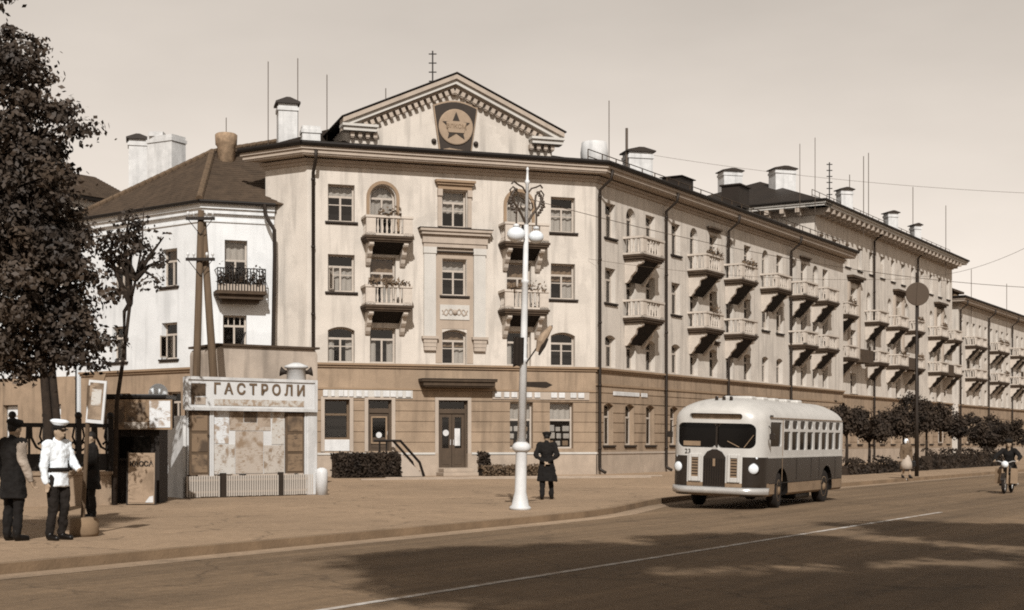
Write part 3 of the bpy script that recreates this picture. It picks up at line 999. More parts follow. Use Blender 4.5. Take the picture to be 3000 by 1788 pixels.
# front balconies
for u in (uB, uD):
    balcony(ff, u + .08, 10.42, 2.05, .95, .5 if u == uB else None, sof=.5)
    balcony(ff, u + .06, 7.42, 2.05, .95, .9, sof=.5)
for u, pxs in ((uB, 0), (uD, 0)):
    mb = MB(); N = 14; r0, r1 = .60, .74
    for k in range(N):
        a, b = math.pi * k / N, math.pi * (k + 1) / N
        mb.prism([(r0 * math.cos(a), r0 * math.sin(a)), (r1 * math.cos(a), r1 * math.sin(a)), (r1 * math.cos(b), r1 * math.sin(b)), (r0 * math.cos(b), r0 * math.sin(b))], -.07, 0)
    for sx in (-1, 1):
        x0, x1 = sorted((sx * r0, sx * r1)); mb.box(x0, x1, -.07, 0, -1.7, 0)
    mb.build('arch_moulding', M_DTRIM, main, ff.m(u, 0, 12.19))

# side wing along the street
ws = Wall(fs)
pxv = lambda p: fs.u(p / V)
cols_w = [pxv(p) for p in (1788, 1905, 1980, 2090, 2190, 2284, 2355, 2418)]
cols_b = [pxv(p) for p in (1848, 2033, 2138, 2242, 2324, 2389)]
for u in cols_w:
    for k, (z0, z1) in enumerate(FL):
        ws.window(u, 1.05, z0 + (0 if k else .05), z1, .14 if k == 0 else 0, 'std', sill=k > 0)
for i, u in enumerate(cols_b):
    ws.window(u, 1.0, 5.0, 6.5, .12, 'std', sill=False)
    ws.window(u, 1.0, 7.5 if i != 3 else 8.05, 9.6, 0, 'std', sill=i == 3)
    ws.window(u, 1.0, 10.45, 12.75, .5, 'std', sill=False)
    balcony(fs, u + .35, 10.42, 2.3, 1.05, .8 if i in (1, 2) else None, nb=5, drop=1.05)
    if i not in (3,):
        balcony(fs, u + .35, 7.42, 2.3, 1.05, .4 if i == 1 else None, nb=5, drop=1.05)
# ground-floor windows of the side wing, three to a bay
for p in (1783, 1845, 1905, 1975, 2035, 2090, 2140, 2190, 2242, 2284, 2324, 2355, 2389, 2418):
    ws.window(pxv(p), .95, 1.35, 3.3, .12, 'std', sill=True, cur=random.choice([1, 2, 4]))
ws.build(0, .98, M_PLINTH, 'plinth_wall', y=-.06)
ws.build(.98, Z_ST, M_BASE, 'ground_floor_wall', grooves=gr)
ws.build(Z_ST, Z_CO, M_WALL2, 'wall')
mb = MB(); mb.box(0, fs.W, -.10, .02, .94, 1.03); mb.build('plinth_band', M_TRIM, main, fs.M)
mb = MB(); mb.box(0, fs.W, -.05, .02, 4.1, 4.2); mb.build('shop_band', M_DTRIM, main, fs.M)
for p in (1752, 1944, 2127, 2311):
    drainpipe(fs, pxv(p) if p != 1752 else .12, Z_CO)
for p in (2033, 2355):
    mb = MB(); mb.box(-.8, .8, -.26, 0, 0, .1); mb.box(-.7, .7, -.18, 0, -.12, 0); mb.build('window_hood', M_STONED, main, fs.m(pxv(p + 55 if p == 2033 else p), 0, 12.95))
# small relief panels between first-floor balconies
for p in (2088, 2360):
    mb = MB(); mb.box(-.9, .9, -.1, 0, -.08, .0)
    for i in range(7):
        mb.box(-.8 + i * .24, -.68 + i * .24, -.08, 0, -.22, -.08)
    mb.build('dentil_band', M_STONED, main, fs.m(pxv(p), 0, 6.95))
sign_blocks(fs, [(zr(1850) , zr(2165)), (zr(2190), zr(2262))], 3.78, .2, y=-.0)
# left stub of the building
wl_ = Wall(fl)
wl_.build(0, Z_ST, M_BASE, 'ground_floor_wall', backing=False); wl_.build(Z_ST, Z_CO, M_WALL, 'wall', backing=False)
drainpipe(ff, ff.u(760), Z_CO)
# closing walls at the back and the far end
inw = Vector((-.854, .52)); inl = Vector((.52, .854))
Eb = E + inw * 12; Lb = L + inl * 10
mb = MB()
loc = lambda p, z: (p.x - A.x, p.y - A.y, z)
Mid = (A + C) / 2; n_in = Vector((-math.sin(ff.a), math.cos(ff.a)))
Bk = C + SU * 6 + inw * 12
for p, q in ((E, Eb), (Eb, Bk), (Bk, Lb), (Lb, L)):
    mb.quad(loc(q, 0), loc(p, 0), loc(p, Z_CO + .5), loc(q, Z_CO + .5))
mb.build('back_wall', M_WALL, main)
# roof
ZE, ZR = Z_CO + .74, Z_CO + 3.0
def off(p, *ns):
    return p + sum((n * .6 for n in ns), Vector((0, 0)))
nf = Vector((math.sin(ff.a), -math.cos(ff.a))); nl = Vector((math.sin(fl.a), -math.cos(fl.a)))
Ae = A + (nf + nl) * .8 / (1 + nf.dot(nl)); Ce = C + (nf + SN) * .8 / (1 + nf.dot(SN))
Ee = E + SN * .8 + SU * .35; Le = L + nl * .8 + LD * .5
R0 = Mid + n_in * 6.5; R1 = E + inw * 6 + SU * .3; RL = L + inl * 5 + LD * .3
Eb2, Bk2, Lb2 = Eb, Bk, Lb
mb = MB()
vsr = [loc(Le, ZE), loc(Ae, ZE), loc(Ce, ZE), loc(Ee, ZE), loc(R0, ZR), loc(R1, ZR), loc(RL, ZR - .2), loc(Eb2, ZE), loc(Bk2, ZE), loc(Lb2, ZE)]
mb.add(vsr, [(0, 1, 4, 6), (1, 2, 4), (2, 3, 5, 4), (3, 7, 5), (4, 5, 7, 8), (4, 8, 9, 6), (9, 0, 6)])
roof = mb.build('roof', M_ROOF, main)
# standing seams on the visible street slope
mb = MB()
for k in range(1, 42):
    f = k / 42
    p = Vector(loc(Ce.lerp(Ee, f), ZE)); q = Vector(loc(R0.lerp(R1, f), ZR))
    mb.tube([p + Vector((0, 0, .02)), q + Vector((0, 0, .02))], .02, 4)
stuff(mb.build('roof_seams', M_ROOF, roof))
# roof-edge railing along the street and the front right
def railing(parent, p, q, n, h=.65, nm='roof_railing'):
    mb = MB(); p, q = Vector(p), Vector(q)
    for i in range(n + 1):
        c = p.lerp(q, i / n); mb.tube([c, c + Vector((0, 0, h))], .026, 4)
    for z in (h, h * .5):
        mb.tube([p + Vector((0, 0, z)), q + Vector((0, 0, z))], .024, 4)
    return stuff(mb.build(nm, M_WIRE, parent))
c0 = Ce + (R0 - Ce) * .1; e0 = Ee + (R1 - Ee) * .1
railing(roof, loc(c0, ZE + .1), loc(e0, ZE + .1), 26)

# pediment
gy = .55
gl, gr_ = ff.u(858), ff.u(1352)
ga = ff.at(1118, 192); el_, er_ = ff.at(840, 312), ff.at(1380, 345)
ucg = (gl + gr_) / 2
zap = 17.9; zee = 15.62; gw = (gr_ - gl) / 2
hw2 = gw + .42
mb = MB()
mb.prism([(-gw, Z_CO + .6), (gw, Z_CO + .6), (gw, zee - .1), (0, zap - .3), (-gw, zee - .1)], 0, .35)
mb.build('pediment_wall', M_WALL, main, ff.m(ucg, gy, 0))
sl_len = math.hypot(hw2, zap - zee); sl_ang = math.atan2(zap - zee, hw2)
for sx in (-1, 1):
    # raking cornice in three steps
    for nm, off_, th, pr, mm_ in (('raking_cornice', 0, .18, .55, M_TRIM), ('raking_fascia', -.182, .2, .42, M_TRIML), ('raking_bed_mould', -.384, .12, .16, M_TRIM)):
        mb = MB()
        c_, s_ = math.cos(sl_ang), math.sin(sl_ang)
        pts = [(sx * hw2, zee + off_), (0, zap + off_), (0, zap + off_ - th / c_), (sx * hw2, zee + off_ - th / c_)]
        if sx < 0:
            pts = pts
        else:
            pts = pts[::-1]
        mb.prism(pts[::-1], -pr, .2)
        mb.build(nm, mm_, main, ff.m(ucg, gy, 0))
    mb = MB()
    pts = [(sx * (hw2 + .08), zee + .015), (0, zap + .05), (0, zap + .09), (sx * (hw2 + .08), zee + .055)]
    mb.prism(pts if sx > 0 else pts[::-1], -.62, 5.5)
    mb.build('gable_roof', M_ROOF, main, ff.m(ucg, gy, 0))
    # dentils under the rake
    db = MB(); db.box(-.085, .085, -.28, 0, -.09, .11); db.box(-.06, .06, -.24, 0, -.14, -.09)
    dme = db.mesh('dentil', M_TRIM)
    nD = 15
    for i in range(nD):
        f = (i + .35) / nD
        x = sx * (hw2 - .9) * f; zc = zap - .5 / c_ - .12 - (zap - zee) * (x * sx / hw2)
        put(dme, 'dentil', main, ff.m(ucg + x, gy, zc) @ Matrix.Rotation(sx * sl_ang, 4, 'Y'))
    # returned eaves
    mb = MB()
    x0, x1 = sorted((sx * (hw2 + .02), sx * (gw - 1.15)))
    mb.box(x0, x1, -.55, .2, zee - .34, zee - .23); mb.box(x0 + .06, x1 - .06, -.45, .2, zee - .52, zee - .342)
    mb.build('eaves_return', M_TRIML, main, ff.m(ucg, gy, 0))
    for i in range(4):
        put(dme, 'dentil', main, ff.m(ucg + sx * (gw - .05 - i * .34), gy, zee - .66))
# gable attic side walls
for sx in (-1, 1):
    mb = MB(); x0, x1 = sorted((sx * gw, sx * (gw - .25))); mb.box(x0, x1, .35, 5.0, Z_CO + .6, zee - .05)
    mb.build('pediment_return', M_WALL, main, ff.m(ucg, gy, 0))

# chimneys on the corner building
def roof_pt(px, py, Y):
    p = at(px * V, py * V, Y)
    return (p.x - A.x, p.y - A.y, p.z)
def chim(px0, px1, pyt, pyb, Y, d=.9, cap=.14, m=None, par=None, root=None, rz=.25):
    rt = root or main
    p = at((px0 + px1) / 2 * V, pyb * V, Y); pt = at(px0 * V, pyt * V, Y)
    w = (px1 - px0) * V / FPX * Y * .88
    chimney(par or roof, (p.x - rt.location.x, p.y - rt.location.y, p.z), rz, w, d, pt.z - p.z, cap, m)
chim(672, 724, 258, 352, 67.5, 1.0, .18)
chim(730, 780, 310, 352, 64.6, .7, .0)
chim(1516, 1585, 374, 402, 72.0, 1.0, .14)
p = roof_pt(1445, 396, 68.3)
mb = MB(); mb.lathe([(.62, -.5), (.66, .45), (.60, .95), (.52, .97)], 20); mb.build('roof_tank', M_CHIM, roof, T(*p), True)
# dormer block with railings half way along
p = roof_pt(1640, 440, 76)
for (px, py, Y, w, h) in ((1650, 446, 77, 1.6, .3), (1790, 474, 85, 1.6, .6)):
    p = roof_pt(px, py, Y)
    mb = MB(); mb.box(-w / 2, w / 2, -.5, .6, -.8, h * .7); mb.box(-w / 2 - .1, w / 2 + .1, -.62, .7, h * .7, h * .85)
    mb.build('dormer', M_ROOF, roof, T(*p) @ RZ(fs.a))
for (px, py0, py1, Y, bars) in ((1052, 215, 124, 66.5, 5), (724, 330, 142, 68, 0), (652, 350, 150, 69, 0), (938, 265, 215, 65.5, 0), (1481, 400, 245, 69, 0), (1524, 368, 312, 71.5, 0),
                                (795, 345, 182, 66, 0), (1982, 465, 335, 92, 0), (1945, 465, 350, 93, 0)):
    p = roof_pt(px, py0, Y); h = (py0 - py1) * V / FPX * Y
    antenna(roof, p, h, bars, .07 if px == 1524 else (.035 if bars else .022), .36)

# emblem on the pediment
eu, ez = ff.at(1114, 312)
em = thing('emblem', 'dark keystone shaped emblem with round medallion and star on the pediment', 'emblem')
em.matrix_world = T(A.x, A.y, 0) @ ff.m(eu, gy - .02, 0)
eA = ff.at(1050, 262); eB = ff.at(1179, 275); eC = ff.at(1158, 380); eD = ff.at(1072, 372)
ofs = lambda p: (p[0] - eu, p[1])
tl, tr, br, bl = ofs(eA), ofs(eB), ofs(eC), ofs(eD)
tl, tr = (-.98, 16.5), (.98, 16.5); bl, br = (-.68, 14.42), (.68, 14.42)
top = [(tr[0] - (tr[0] - tl[0]) * i / 10, 16.5 + .24 * math.sin(math.pi * i / 10)) for i in range(11)]
bot = [bl, (-.34, 14.58), (.34, 14.58), br]
M_EMB = mat('emblem_enamel', 44, 1.1, .55, .15, 4, world_co=False)
M_EMBL = mat('emblem_relief', 152, 1.1, .8, .1, 4, world_co=False)
outl = bot + top
def grow(pts, k):
    cx = 0; cz = 15.5
    return [(cx + (x - cx) * k, cz + (z - cz) * k) for x, z in pts]
mb = MB(); mb.prism(grow(outl, 1.06), -.10, 0); mb.build('emblem_rim', M_EMBL, em)
mb = MB(); mb.prism(outl, -.13, -.101); mb.build('emblem_plate', M_EMB, em)
mb = MB(); mb.lathe([(.80, 0), (.80, .05), (.76, .07)], 36); put(mb.mesh('medallion', M_EMBL), 'medallion', em, T(0, -.131, 15.62) @ Matrix.Rotation(R(90), 4, 'X'))
st = []
for i in range(10):
    r = .66 if i % 2 == 0 else .29
    a = math.pi / 2 + i * math.pi / 5
    st.append((r * math.cos(a), r * math.sin(a)))
mb = MB(); mb.prism(st, -.235, -.202); mb.build('star', M_EMB, em, T(0, 0, 15.62))
mb = MB(); mb.prism([(-.36, -.27), (.36, -.27), (.47, .19), (.2, .24), (-.2, .24), (-.47, .19)], -.255, -.236); mb.build('star_field', M_EMBL, em, T(0, 0, 15.62))
put(text_mesh('ВЛКСМ', .26, .008, mat('emblem_letters', 118, 1.1, .7, .1, 4, world_co=False)), 'emblem_letters', em, T(0, -.262, 15.62))
mb = MB(); mb.prism([(-.62, 14.43), (.05, 14.43), (.05, 14.62), (-.28, 14.66), (-.58, 14.6)], -.17, -.131); mb.prism([(.06, 14.43), (.6, 14.4), (.56, 14.58), (.06, 14.62)], -.16, -.131)
mb.build('ribbon', M_EMBL, em)
mb = MB(); mb.prism([(-.52, 14.47), (-.02, 14.47), (-.02, 14.56), (-.28, 14.59), (-.5, 14.55)], -.18, -.171); mb.build('ribbon_slot', M_EMB, em)
for sx in (-1, 1):
    mb = MB(); mb.sphere((0, 0, 0), .12, 10, 6); put(mb.mesh('rosette', M_EMB, True), 'rosette', em, T(sx * .98, -.03, 14.95))

# ---------------------------------------------------------------- taller block further along the street
def spos(t, d):
    """Street station measured from the corner C."""
    p = C + SU * t + SN * (-d)
    return Vector((p.x, p.y))
B0, B1 = spos(35.4, 2.0), spos(71.5, 2.0)
tall = thing('apartment_building', 'taller five storey block with deep bracketed eaves behind the corner building', 'building', (B0.x, B0.y, 0))
fb = Facade(B0, B1, tall)
wb = Wall(fb)
pb_ = lambda p: fb.u(p / V)
Z5 = 17.0
FB = FL + [(14.1, 15.75)]
cw = [pb_(p) for p in (2478, 2503, 2570, 2612, 2660, 2696, 2735, 2775, 2805)]
top_cols = [fb.W * (i + .5) / 13 for i in range(13)]
for u in top_cols:
    wb.window(u, .95, 14.1, 15.75, 0, 'std', sill=True)
bal_cols = [pb_(p) for p in (2452, 2545, 2606, 2656, 2728, 2770)]
bay_cols = [(bal_cols[0] + bal_cols[1]) / 2, (bal_cols[2] + bal_cols[3]) / 2, (bal_cols[4] + bal_cols[5]) / 2]
for u in bal_cols:
    wb.window(u, 1.0, 5.0, 6.5, 0, 'std', sill=False)
    wb.window(u, 1.0, 7.5, 9.6, 0, 'std', sill=False); wb.window(u, 1.0, 10.5, 12.7, .5, 'std', sill=False)
    balcony(fb, u + .2, 10.42, 2.4, 1.1, .6 if random.random() < .4 else None, nb=5, drop=1.05)
    balcony(fb, u + .2, 7.42, 2.4, 1.1, .6 if random.random() < .3 else None, nb=5, drop=1.05)
for u in bay_cols:
    for k, (z0, z1) in enumerate(FL):
        wb.window(u, 1.3, z0 + .05, z1, 0, 'std', sill=k == 0)
    mb = MB(); mb.box(-1.5, 1.5, -.5, 0, 0, .16); mb.box(-1.35, 1.35, -.36, 0, -.16, 0); mb.box(-1.2, 1.2, -.2, 0, -.3, -.16)
    mb.build('window_hood', M_STONED, tall, fb.m(u, 0, 13.35))
    for sx in (-1, 1):
        mb = MB(); mb.box(-.16, .16, -.14, 0, 7.4, 13.05); mb.build('pilaster', M_TRIM, tall, fb.m(u + sx * 1.15, 0, 0))
    # slab joining the pair of balconies at the first floor
    mb = MB(); mb.box(-1.4, 1.4, -1.05, 0, -.2, -.02); mb.box(-1.4, 1.4, -1.0, -.9, -.02, .75); mb.build('balcony_link', M_STONED, tall, fb.m(u + .2, 0, 7.42))
for i in range(13):
    wb.window(fb.W * (i + .5) / 13, .95, 1.35, 3.3, 0, 'std', sill=True)
wb.build(0, .98, M_PLINTH, 'plinth_wall', y=-.06)
wb.build(.98, Z_ST, M_BASE, 'ground_floor_wall', grooves=gr)
wb.build(Z_ST, Z5, M_WALL2, 'wall')
string_course(fb, Z_ST)
def bracket_eaves(f, zc, ov=1.15, x0=0, x1=None, step=1.1):
    x1 = f.W if x1 is None else x1
    mb = MB(); mb.box(x0 - ov, x1 + ov, -ov, .3, zc + .5, zc + .66); mb.box(x0 - ov + .1, x1 + ov - .1, -ov + .1, .3, zc + .34, zc + .5)
    mb.build('eaves_cornice', M_TRIML, f.root, f.M)
    mb = MB(); mb.box(x0 - .12, x1 + .12, -.12, .1, zc - .1, zc + .33); mb.build('frieze', M_TRIM, f.root, f.M)
    q = MB(); q.box(-.14, .14, -ov + .25, 0, .02, .34); q.box(-.14, .14, -ov * .5, 0, -.14, .02)
    bme = q.mesh('bracket', M_TRIM)
    u = x0
    while u <= x1 + .01:
        put(bme, 'bracket', f.root, f.m(u, -.12, zc)); u += step
    mb = MB(); mb.tube([(x0 - ov - .05, -ov - .05, zc + .7), (x1 + ov, -ov - .05, zc + .7)], .09, 8); mb.build('gutter', M_GUTTER, f.root, f.M)
bracket_eaves(fb, Z5)
B0b = spos(35.4, 15.0)
fbe = Facade(B0b, B0, tall)
we_ = Wall(fbe); we_.build(0, Z5, M_WALL, 'wall', backing=False); bracket_eaves(fbe, Z5)
B1b = spos(71.5, 15)
mb = MB()
tl_ = lambda p, z: (p.x - B0.x, p.y - B0.y, z)
for p, q in ((B1, B1b), (B1b, B0b)):
    mb.quad(tl_(q, 0), tl_(p, 0), tl_(p, Z5 + .4), tl_(q, Z5 + .4))
mb.build('back_wall', M_WALL, tall)
def hip_roof(root, f, depth, z, rise, ov=1.1, m=None, name='roof'):
    mb = MB(); W = f.W; h = depth / 2
    mb.add([(-ov, -ov, z), (W + ov, -ov, z), (W + ov, depth + ov, z), (-ov, depth + ov, z), (h, h, z + rise), (W - h, h, z + rise)],
           [(0, 1, 5, 4), (1, 2, 5), (2, 3, 4, 5), (3, 0, 4)])
    return mb.build(name, m or M_ROOF, root, f.M)
rt = hip_roof(tall, fb, 13, Z5 + .68, 3.1)
chim(1748, 1802, 420, 478, 106, 1.2, .14, root=tall, par=tall)
chim(1872, 1932, 415, 468, 103, 1.2, .14, root=tall, par=tall)
mb = MB(); mb.tube([(0, 0, 0), (0, 0, .1)], .02, 4)
pp, qq = (fb.M @ Vector((0, 0.2, Z5 + .95))), (fb.M @ Vector((fb.W, .2, Z5 + .95)))
railing(tall, pp, qq, 24, .7)
for (px0, px1, yt, yb, Y) in ((2030, 2075, 462, 485, 103), (2145, 2185, 518, 535, 112), (2210, 2240, 548, 562, 118)):
    chim(px0 + 6, px1 - 4, yt + 2, yb + 6, Y, .8, .12, None, root=tall, par=tall)
def roofp(px, py, Y, root):
    p = at(px * V, py * V, Y); return (p.x - root.location.x, p.y - root.location.y, p.z)
for (px, y0, y1, Y, bars) in ((2017, 480, 395, 100, 6), (2066, 490, 425, 105, 0), (2100, 490, 380, 104, 0), (2220, 560, 455, 118, 0), (2300, 600, 500, 124, 0), (2112, 480, 372, 108, 0)):
    antenna(tall, roofp(px, y0, Y, tall), (y0 - y1) * V / FPX * Y, bars, .045 if bars else .03, .4)
for p in (2556, 2684):
    drainpipe(fb, pb_(p), Z5)

# ---------------------------------------------------------------- third block, running out of the frame
D0, D1 = spos(74.5, 2.2), spos(126, 2.2)
third = thing('apartment_building', 'farthest four storey block with long balconies at the right edge of the street', 'building', (D0.x, D0.y, 0))
fd = Facade(D0, D1, third)
wd = Wall(fd)
Z3 = 13.9
nW = 22
for i in range(nW):
    u = fd.W * (i + .5) / nW
    for k, (z0, z1) in enumerate(FL):
        wd.window(u, 1.0, z0 + .05, z1, 0, 'std', sill=(i % 4 in (0, 3)))
    wd.window(u, .95, 1.35, 3.3, 0, 'std', sill=True)
    if i % 4 in (1, 2):
        balcony(fd, u, 10.42, 2.1, 1.0, .7 if random.random() < .3 else None, nb=4)
        balcony(fd, u, 7.42, 2.1, 1.0, .7 if random.random() < .3 else None, nb=4)
wd.build(0, .98, M_PLINTH, 'plinth_wall', y=-.06); wd.build(.98, Z_ST, M_BASE, 'ground_floor_wall', grooves=gr); wd.build(Z_ST, Z3, M_WALL2, 'wall')
string_course(fd, Z_ST)
cornice(fd, Z3, m0=1.0)
D0b, D1b = spos(74.5, 14.2), spos(126, 14.2)
fde = Facade(D0b, D0, third); w_ = Wall(fde); w_.build(0, Z3, M_WALL, 'wall', backing=False); cornice(fde, Z3, m2=1.0)
rt3 = hip_roof(third, fd, 12, Z3 + .75, 2.4, .6, mat('grey_sheet_roof', 110, 1.0, .6, .2, .8))
mb = MB(); mb.box(-.2, 4.2, 1.0, 5, Z3 + .6, Z3 + 1.5); mb.box(-.6, 4.6, .6, 5.4, Z3 + 1.5, Z3 + 1.7); mb.build('roof_parapet', M_STONED, third, fd.M)
drainpipe(fd, .25, Z3); drainpipe(fd, 11.2, Z3); drainpipe(fd, 21.5, Z3)
for (px, y0, y1, Y) in ((2362, 720, 655, 134), (2448, 745, 690, 142)):
    antenna(third, roofp(px, y0, Y, third), (y0 - y1) * V / FPX * Y, 0, .03)

# ---------------------------------------------------------------- white house on the left
J = Vector((-10.42, 62.75)); K = Vector((-13.3, 61.75))
LN = Vector((-.795, .607)); Nn = K + LN * 8.6
house = thing('white_house', 'whitewashed three storey corner house with hipped tile roof left of the apartment building', 'building', (K.x, K.y, 0))
f1 = Facade(K, J, house); f2 = Facade(Nn, K, house)
ZH, ZS = 11.55, 4.65
w1 = Wall(f1); w2_ = Wall(f2)
uh = f1.u(574)
w1.window(uh, .98, 7.55, 10.25, 0, 'std', sill=False, cur=0)
w1.window(uh - .05, 1.02, 5.55, 7.0, 0, 'grid', sill=False, cur=-1)
for px in (412, 290):
    u = f2.u(px)
    w2_.window(u, 1.05, 8.35, 10.0, 0, 'std', sill=True, cur=3)
    w2_.window(u, 1.05, 5.15, 6.75, 0, 'std', sill=True, cur=1)
    w2_.window(u + .3, .95, 2.3, 3.7, 0, 'std', sill=True, cur=-1)
w1.build(0, ZS, M_BASE, 'ground_floor_wall'); w1.build(ZS, ZH, M_WHITE, 'wall')
w2_.build(0, ZS, M_BASE, 'ground_floor_wall'); w2_.build(ZS, ZH, M_WHITE, 'wall')
m12 = math.tan((f1.a - f2.a) / 2)
string_course(f1, ZS, m0=m12); string_course(f2, ZS, m2=m12)
for f, a, b in ((f1, m12, 0), (f2, .3, m12)):
    mb = MB()
    for pr, z0, z1 in ((.06, ZH - .55, ZH - .48), (.16, ZH - .2, ZH), (.26, ZH, ZH + .22)):
        x0, x1 = -pr * a, f.W + pr * b
        mb.add([(x0, -pr, z0), (x1, -pr, z0), (f.W, .1, z0), (0, .1, z0), (x0, -pr, z1), (x1, -pr, z1), (f.W, .1, z1), (0, .1, z1)],
               [(0, 3, 2, 1), (4, 5, 6, 7), (0, 1, 5, 4), (1, 2, 6, 5), (2, 3, 7, 6), (3, 0, 4, 7)])
    mb.build('cornice', M_WHITE, house, f.M)
    mb = MB(); mb.tube([(-.4 * a, -.4, ZH + .26), (f.W + .4 * b, -.4, ZH + .26)], .08, 8); mb.build('gutter', M_GUTTER, house, f.M)
# tile roof: stepped courses from the eaves to the peak
hl = lambda p, z: Vector((p.x - K.x, p.y - K.y, z))
n1 = Vector((math.sin(f1.a), -math.cos(f1.a))); n2 = Vector((math.sin(f2.a), -math.cos(f2.a)))
Ke = K + (n1 + n2) * .4 / (1 + n1.dot(n2)); Je = J + n1 * .4 + Vector((.5, .17)); Ne = Nn + n2 * .4 + LN * .4
pk = at(516 * V, 372 * V, 66.5); PK = hl(Vector((pk.x, pk.y)), pk.z)
rg = at(690 * V, 344 * V, 70.0); RG = hl(Vector((rg.x, rg.y)), rg.z)
pl = at(455 * V, 384 * V, 68.5)
Nb = Nn + Vector((.607, .795)) * 9; NB = hl(Nb, ZH + .3)
Jb = J + Vector((-.314, .949)) * 9; JB = hl(Jb, ZH + .3)
zE = ZH + .3
KE, JE, NE = hl(Ke, zE), hl(Je, zE), hl(Ne, zE)
def courses(mb, a, b, top_a, top_b, n, lift=.035):
    for i in range(n):
        f0, f1_ = i / n, (i + 1) / n
        p0, p1 = a.lerp(top_a, f0), b.lerp(top_b, f0); q0, q1 = a.lerp(top_a, f1_), b.lerp(top_b, f1_)
        up = Vector((0, 0, lift))
        mb.add([p0 + up, p1 + up, q1, q0, p0 - up * .3, p1 - up * .3], [(0, 1, 2, 3), (4, 5, 1, 0)])
mb = MB()
courses(mb, KE, JE, PK, RG, 26); courses(mb, NE, KE, PK, PK, 26)
rf = stuff(mb.build('tile_courses', M_TILE, house))
mb = MB(); mb.add([NE, NB, PK, JB, RG, JE], [(0, 2, 1), (1, 2, 4, 3), (3, 4, 5)]); mb.build('roof_back', M_TILE, house)
M_RIDGE = mat('ridge_tile', 86, 1.0, .9, .3, 6, 5, .4, 12)
def ridge(p, q, n, r=.13):
    for i in range(n):
        a, b = p.lerp(q, i / n), p.lerp(q, (i + .92) / n)
        mb = MB(); mb.tube([a + Vector((0, 0, .05)), b + Vector((0, 0, .08))], [r, r * .9], 8); mb.build('ridge_tile', M_RIDGE, house)
ridge(KE, PK, 12, .16); ridge(NE, PK, 22, .13); ridge(PK, RG, 10, .12)
mb = MB(); mb.quad(hl(Nb, 0), hl(Nn, 0), hl(Nn, ZH), hl(Nb, ZH)); mb.quad(hl(Jb, 0), hl(Nb, 0), hl(Nb, ZH), hl(Jb, ZH)); mb.build('back_wall', M_WHITE, house)
# brick chimney stacks
def hp(px, py, Y):
    p = at(px * V, py * V, Y); return (p.x - K.x, p.y - K.y, p.z)
mb = MB(); mb.lathe([(.40, -1.6), (.42, .62), (.50, .72), (.52, 1.15), (.44, 1.22)], 14); mb.build('chimney', M_CHIMB, house, T(*hp(550, 390, 66.2)), True)
chim(311, 360, 343, 415, 72, .9, .16, root=house, par=house)
chim(361, 449, 334, 435, 70, 1.0, 0, root=house, par=house, rz=-.5)
mb = MB(); mb.box(-.35, .35, -.3, .3, 0, .22); mb.build('chimney_pot', M_CHIM, house, T(*hp(382, 334, 70)))
antenna(house, hp(550, 318, 66.2), .6, 0, .02)
# planted balcony with slatted rail
zbal = f1.z(574, 712)
mb = MB(); mb.box(-1.08, 1.08, -.95, 0, -.14, 0); mb.box(-.95, .95, -.8, 0, -.34, -.14); mb.box(-.8, .8, -.6, 0, -.5, -.34)
hb = mb.build('balcony', M_STONED, house, f1.m(f1.u(580), 0, zbal))
mb = MB()
mb.tube([(-1.02, 0, .95), (-1.02, -.9, .95), (1.02, -.9, .95), (1.02, 0, .95)], .025, 5); mb.build('handrail', M_IRON, hb)
q = MB(); q.box(-.022, .022, -.012, .012, 0, .95); sme = q.mesh('railing_bar', M_IRON)
for i in range(17):
    put(sme, 'railing_bar', hb, T(-1.02 + 2.04 * i / 16, -.9, 0))
mb = MB(); mb.box(-1.0, 1.0, -.88, -.62, 0, .28); mb.build('planter_box', M_TRIM, hb)
rnd = random.Random(5); mb = MB()
for _ in range(700):
    leaf(mb, Vector((rnd.uniform(-1, 1), -.75 + rnd.gauss(0, .12), .3 + abs(rnd.gauss(0, .28)))), rnd.uniform(.04, .09), rnd)
mb.build('foliage', M_LEAFD, hb)
# zig-zag downpipe at the joint with the apartment building
mb = MB()
pj = [at(643 * V, 497 * V, 62.2), at(645 * V, 520 * V, 62.2), at(652 * V, 535 * V, 62.1), at(667 * V, 560 * V, 62.0), at(668 * V, 620 * V, 62.0), at(664 * V, 850 * V, 62.0), at(663 * V, 1150 * V, 62.0)]
mb.tube([Vector((p.x - K.x, p.y - K.y, p.z)) for p in pj], .085, 8); mb.build('drainpipe', M_PIPE, house)

# courtyard block whose roof shows over the white house
Q0 = at(150 * V, 1100, 80.0); Q1 = at(330 * V, 1100, 84.0)
court = thing('courtyard_house', 'pale courtyard house with dark tile roof seen over the white house', 'building', (Q0.x, Q0.y, 0))
fq = Facade((Q0.x, Q0.y), (Q1.x, Q1.y), court)
wq = Wall(fq)
for i in range(3):
    wq.window(fq.W * (i + .5) / 3, 1.0, 9.6, 11.2, 0, 'std')
zq0 = 15.2
wq.build(0, zq0, M_WALL, 'wall')
mb = MB(); mb.box(0, fq.W, .25, 9, 0, zq0 - .05); mb.build('house_body', M_WALL, court, fq.M)
mb = MB(); mb.box(-.3, fq.W + .3, -.35, .2, zq0, zq0 + .2); mb.build('eaves_board', M_GUTTER, court, fq.M)
mb = MB()
cc = lambda x, y, z: Vector((x, y, z))
courses(mb, cc(-.4, -.4, zq0 + .2), cc(fq.W + .4, -.4, zq0 + .2), cc(-.4, 4.5, zq0 + 2.4), cc(fq.W + .4, 4.5, zq0 + 2.4), 18)
mb.add([(-.4, 4.5, zq0 + 2.4), (fq.W + .4, 4.5, zq0 + 2.4), (fq.W + .4, 9.4, zq0 + .2), (-.4, 9.4, zq0 + .2)], [(0, 1, 2, 3)])
stuff(mb.build('tile_courses', M_TILE, court, fq.M))

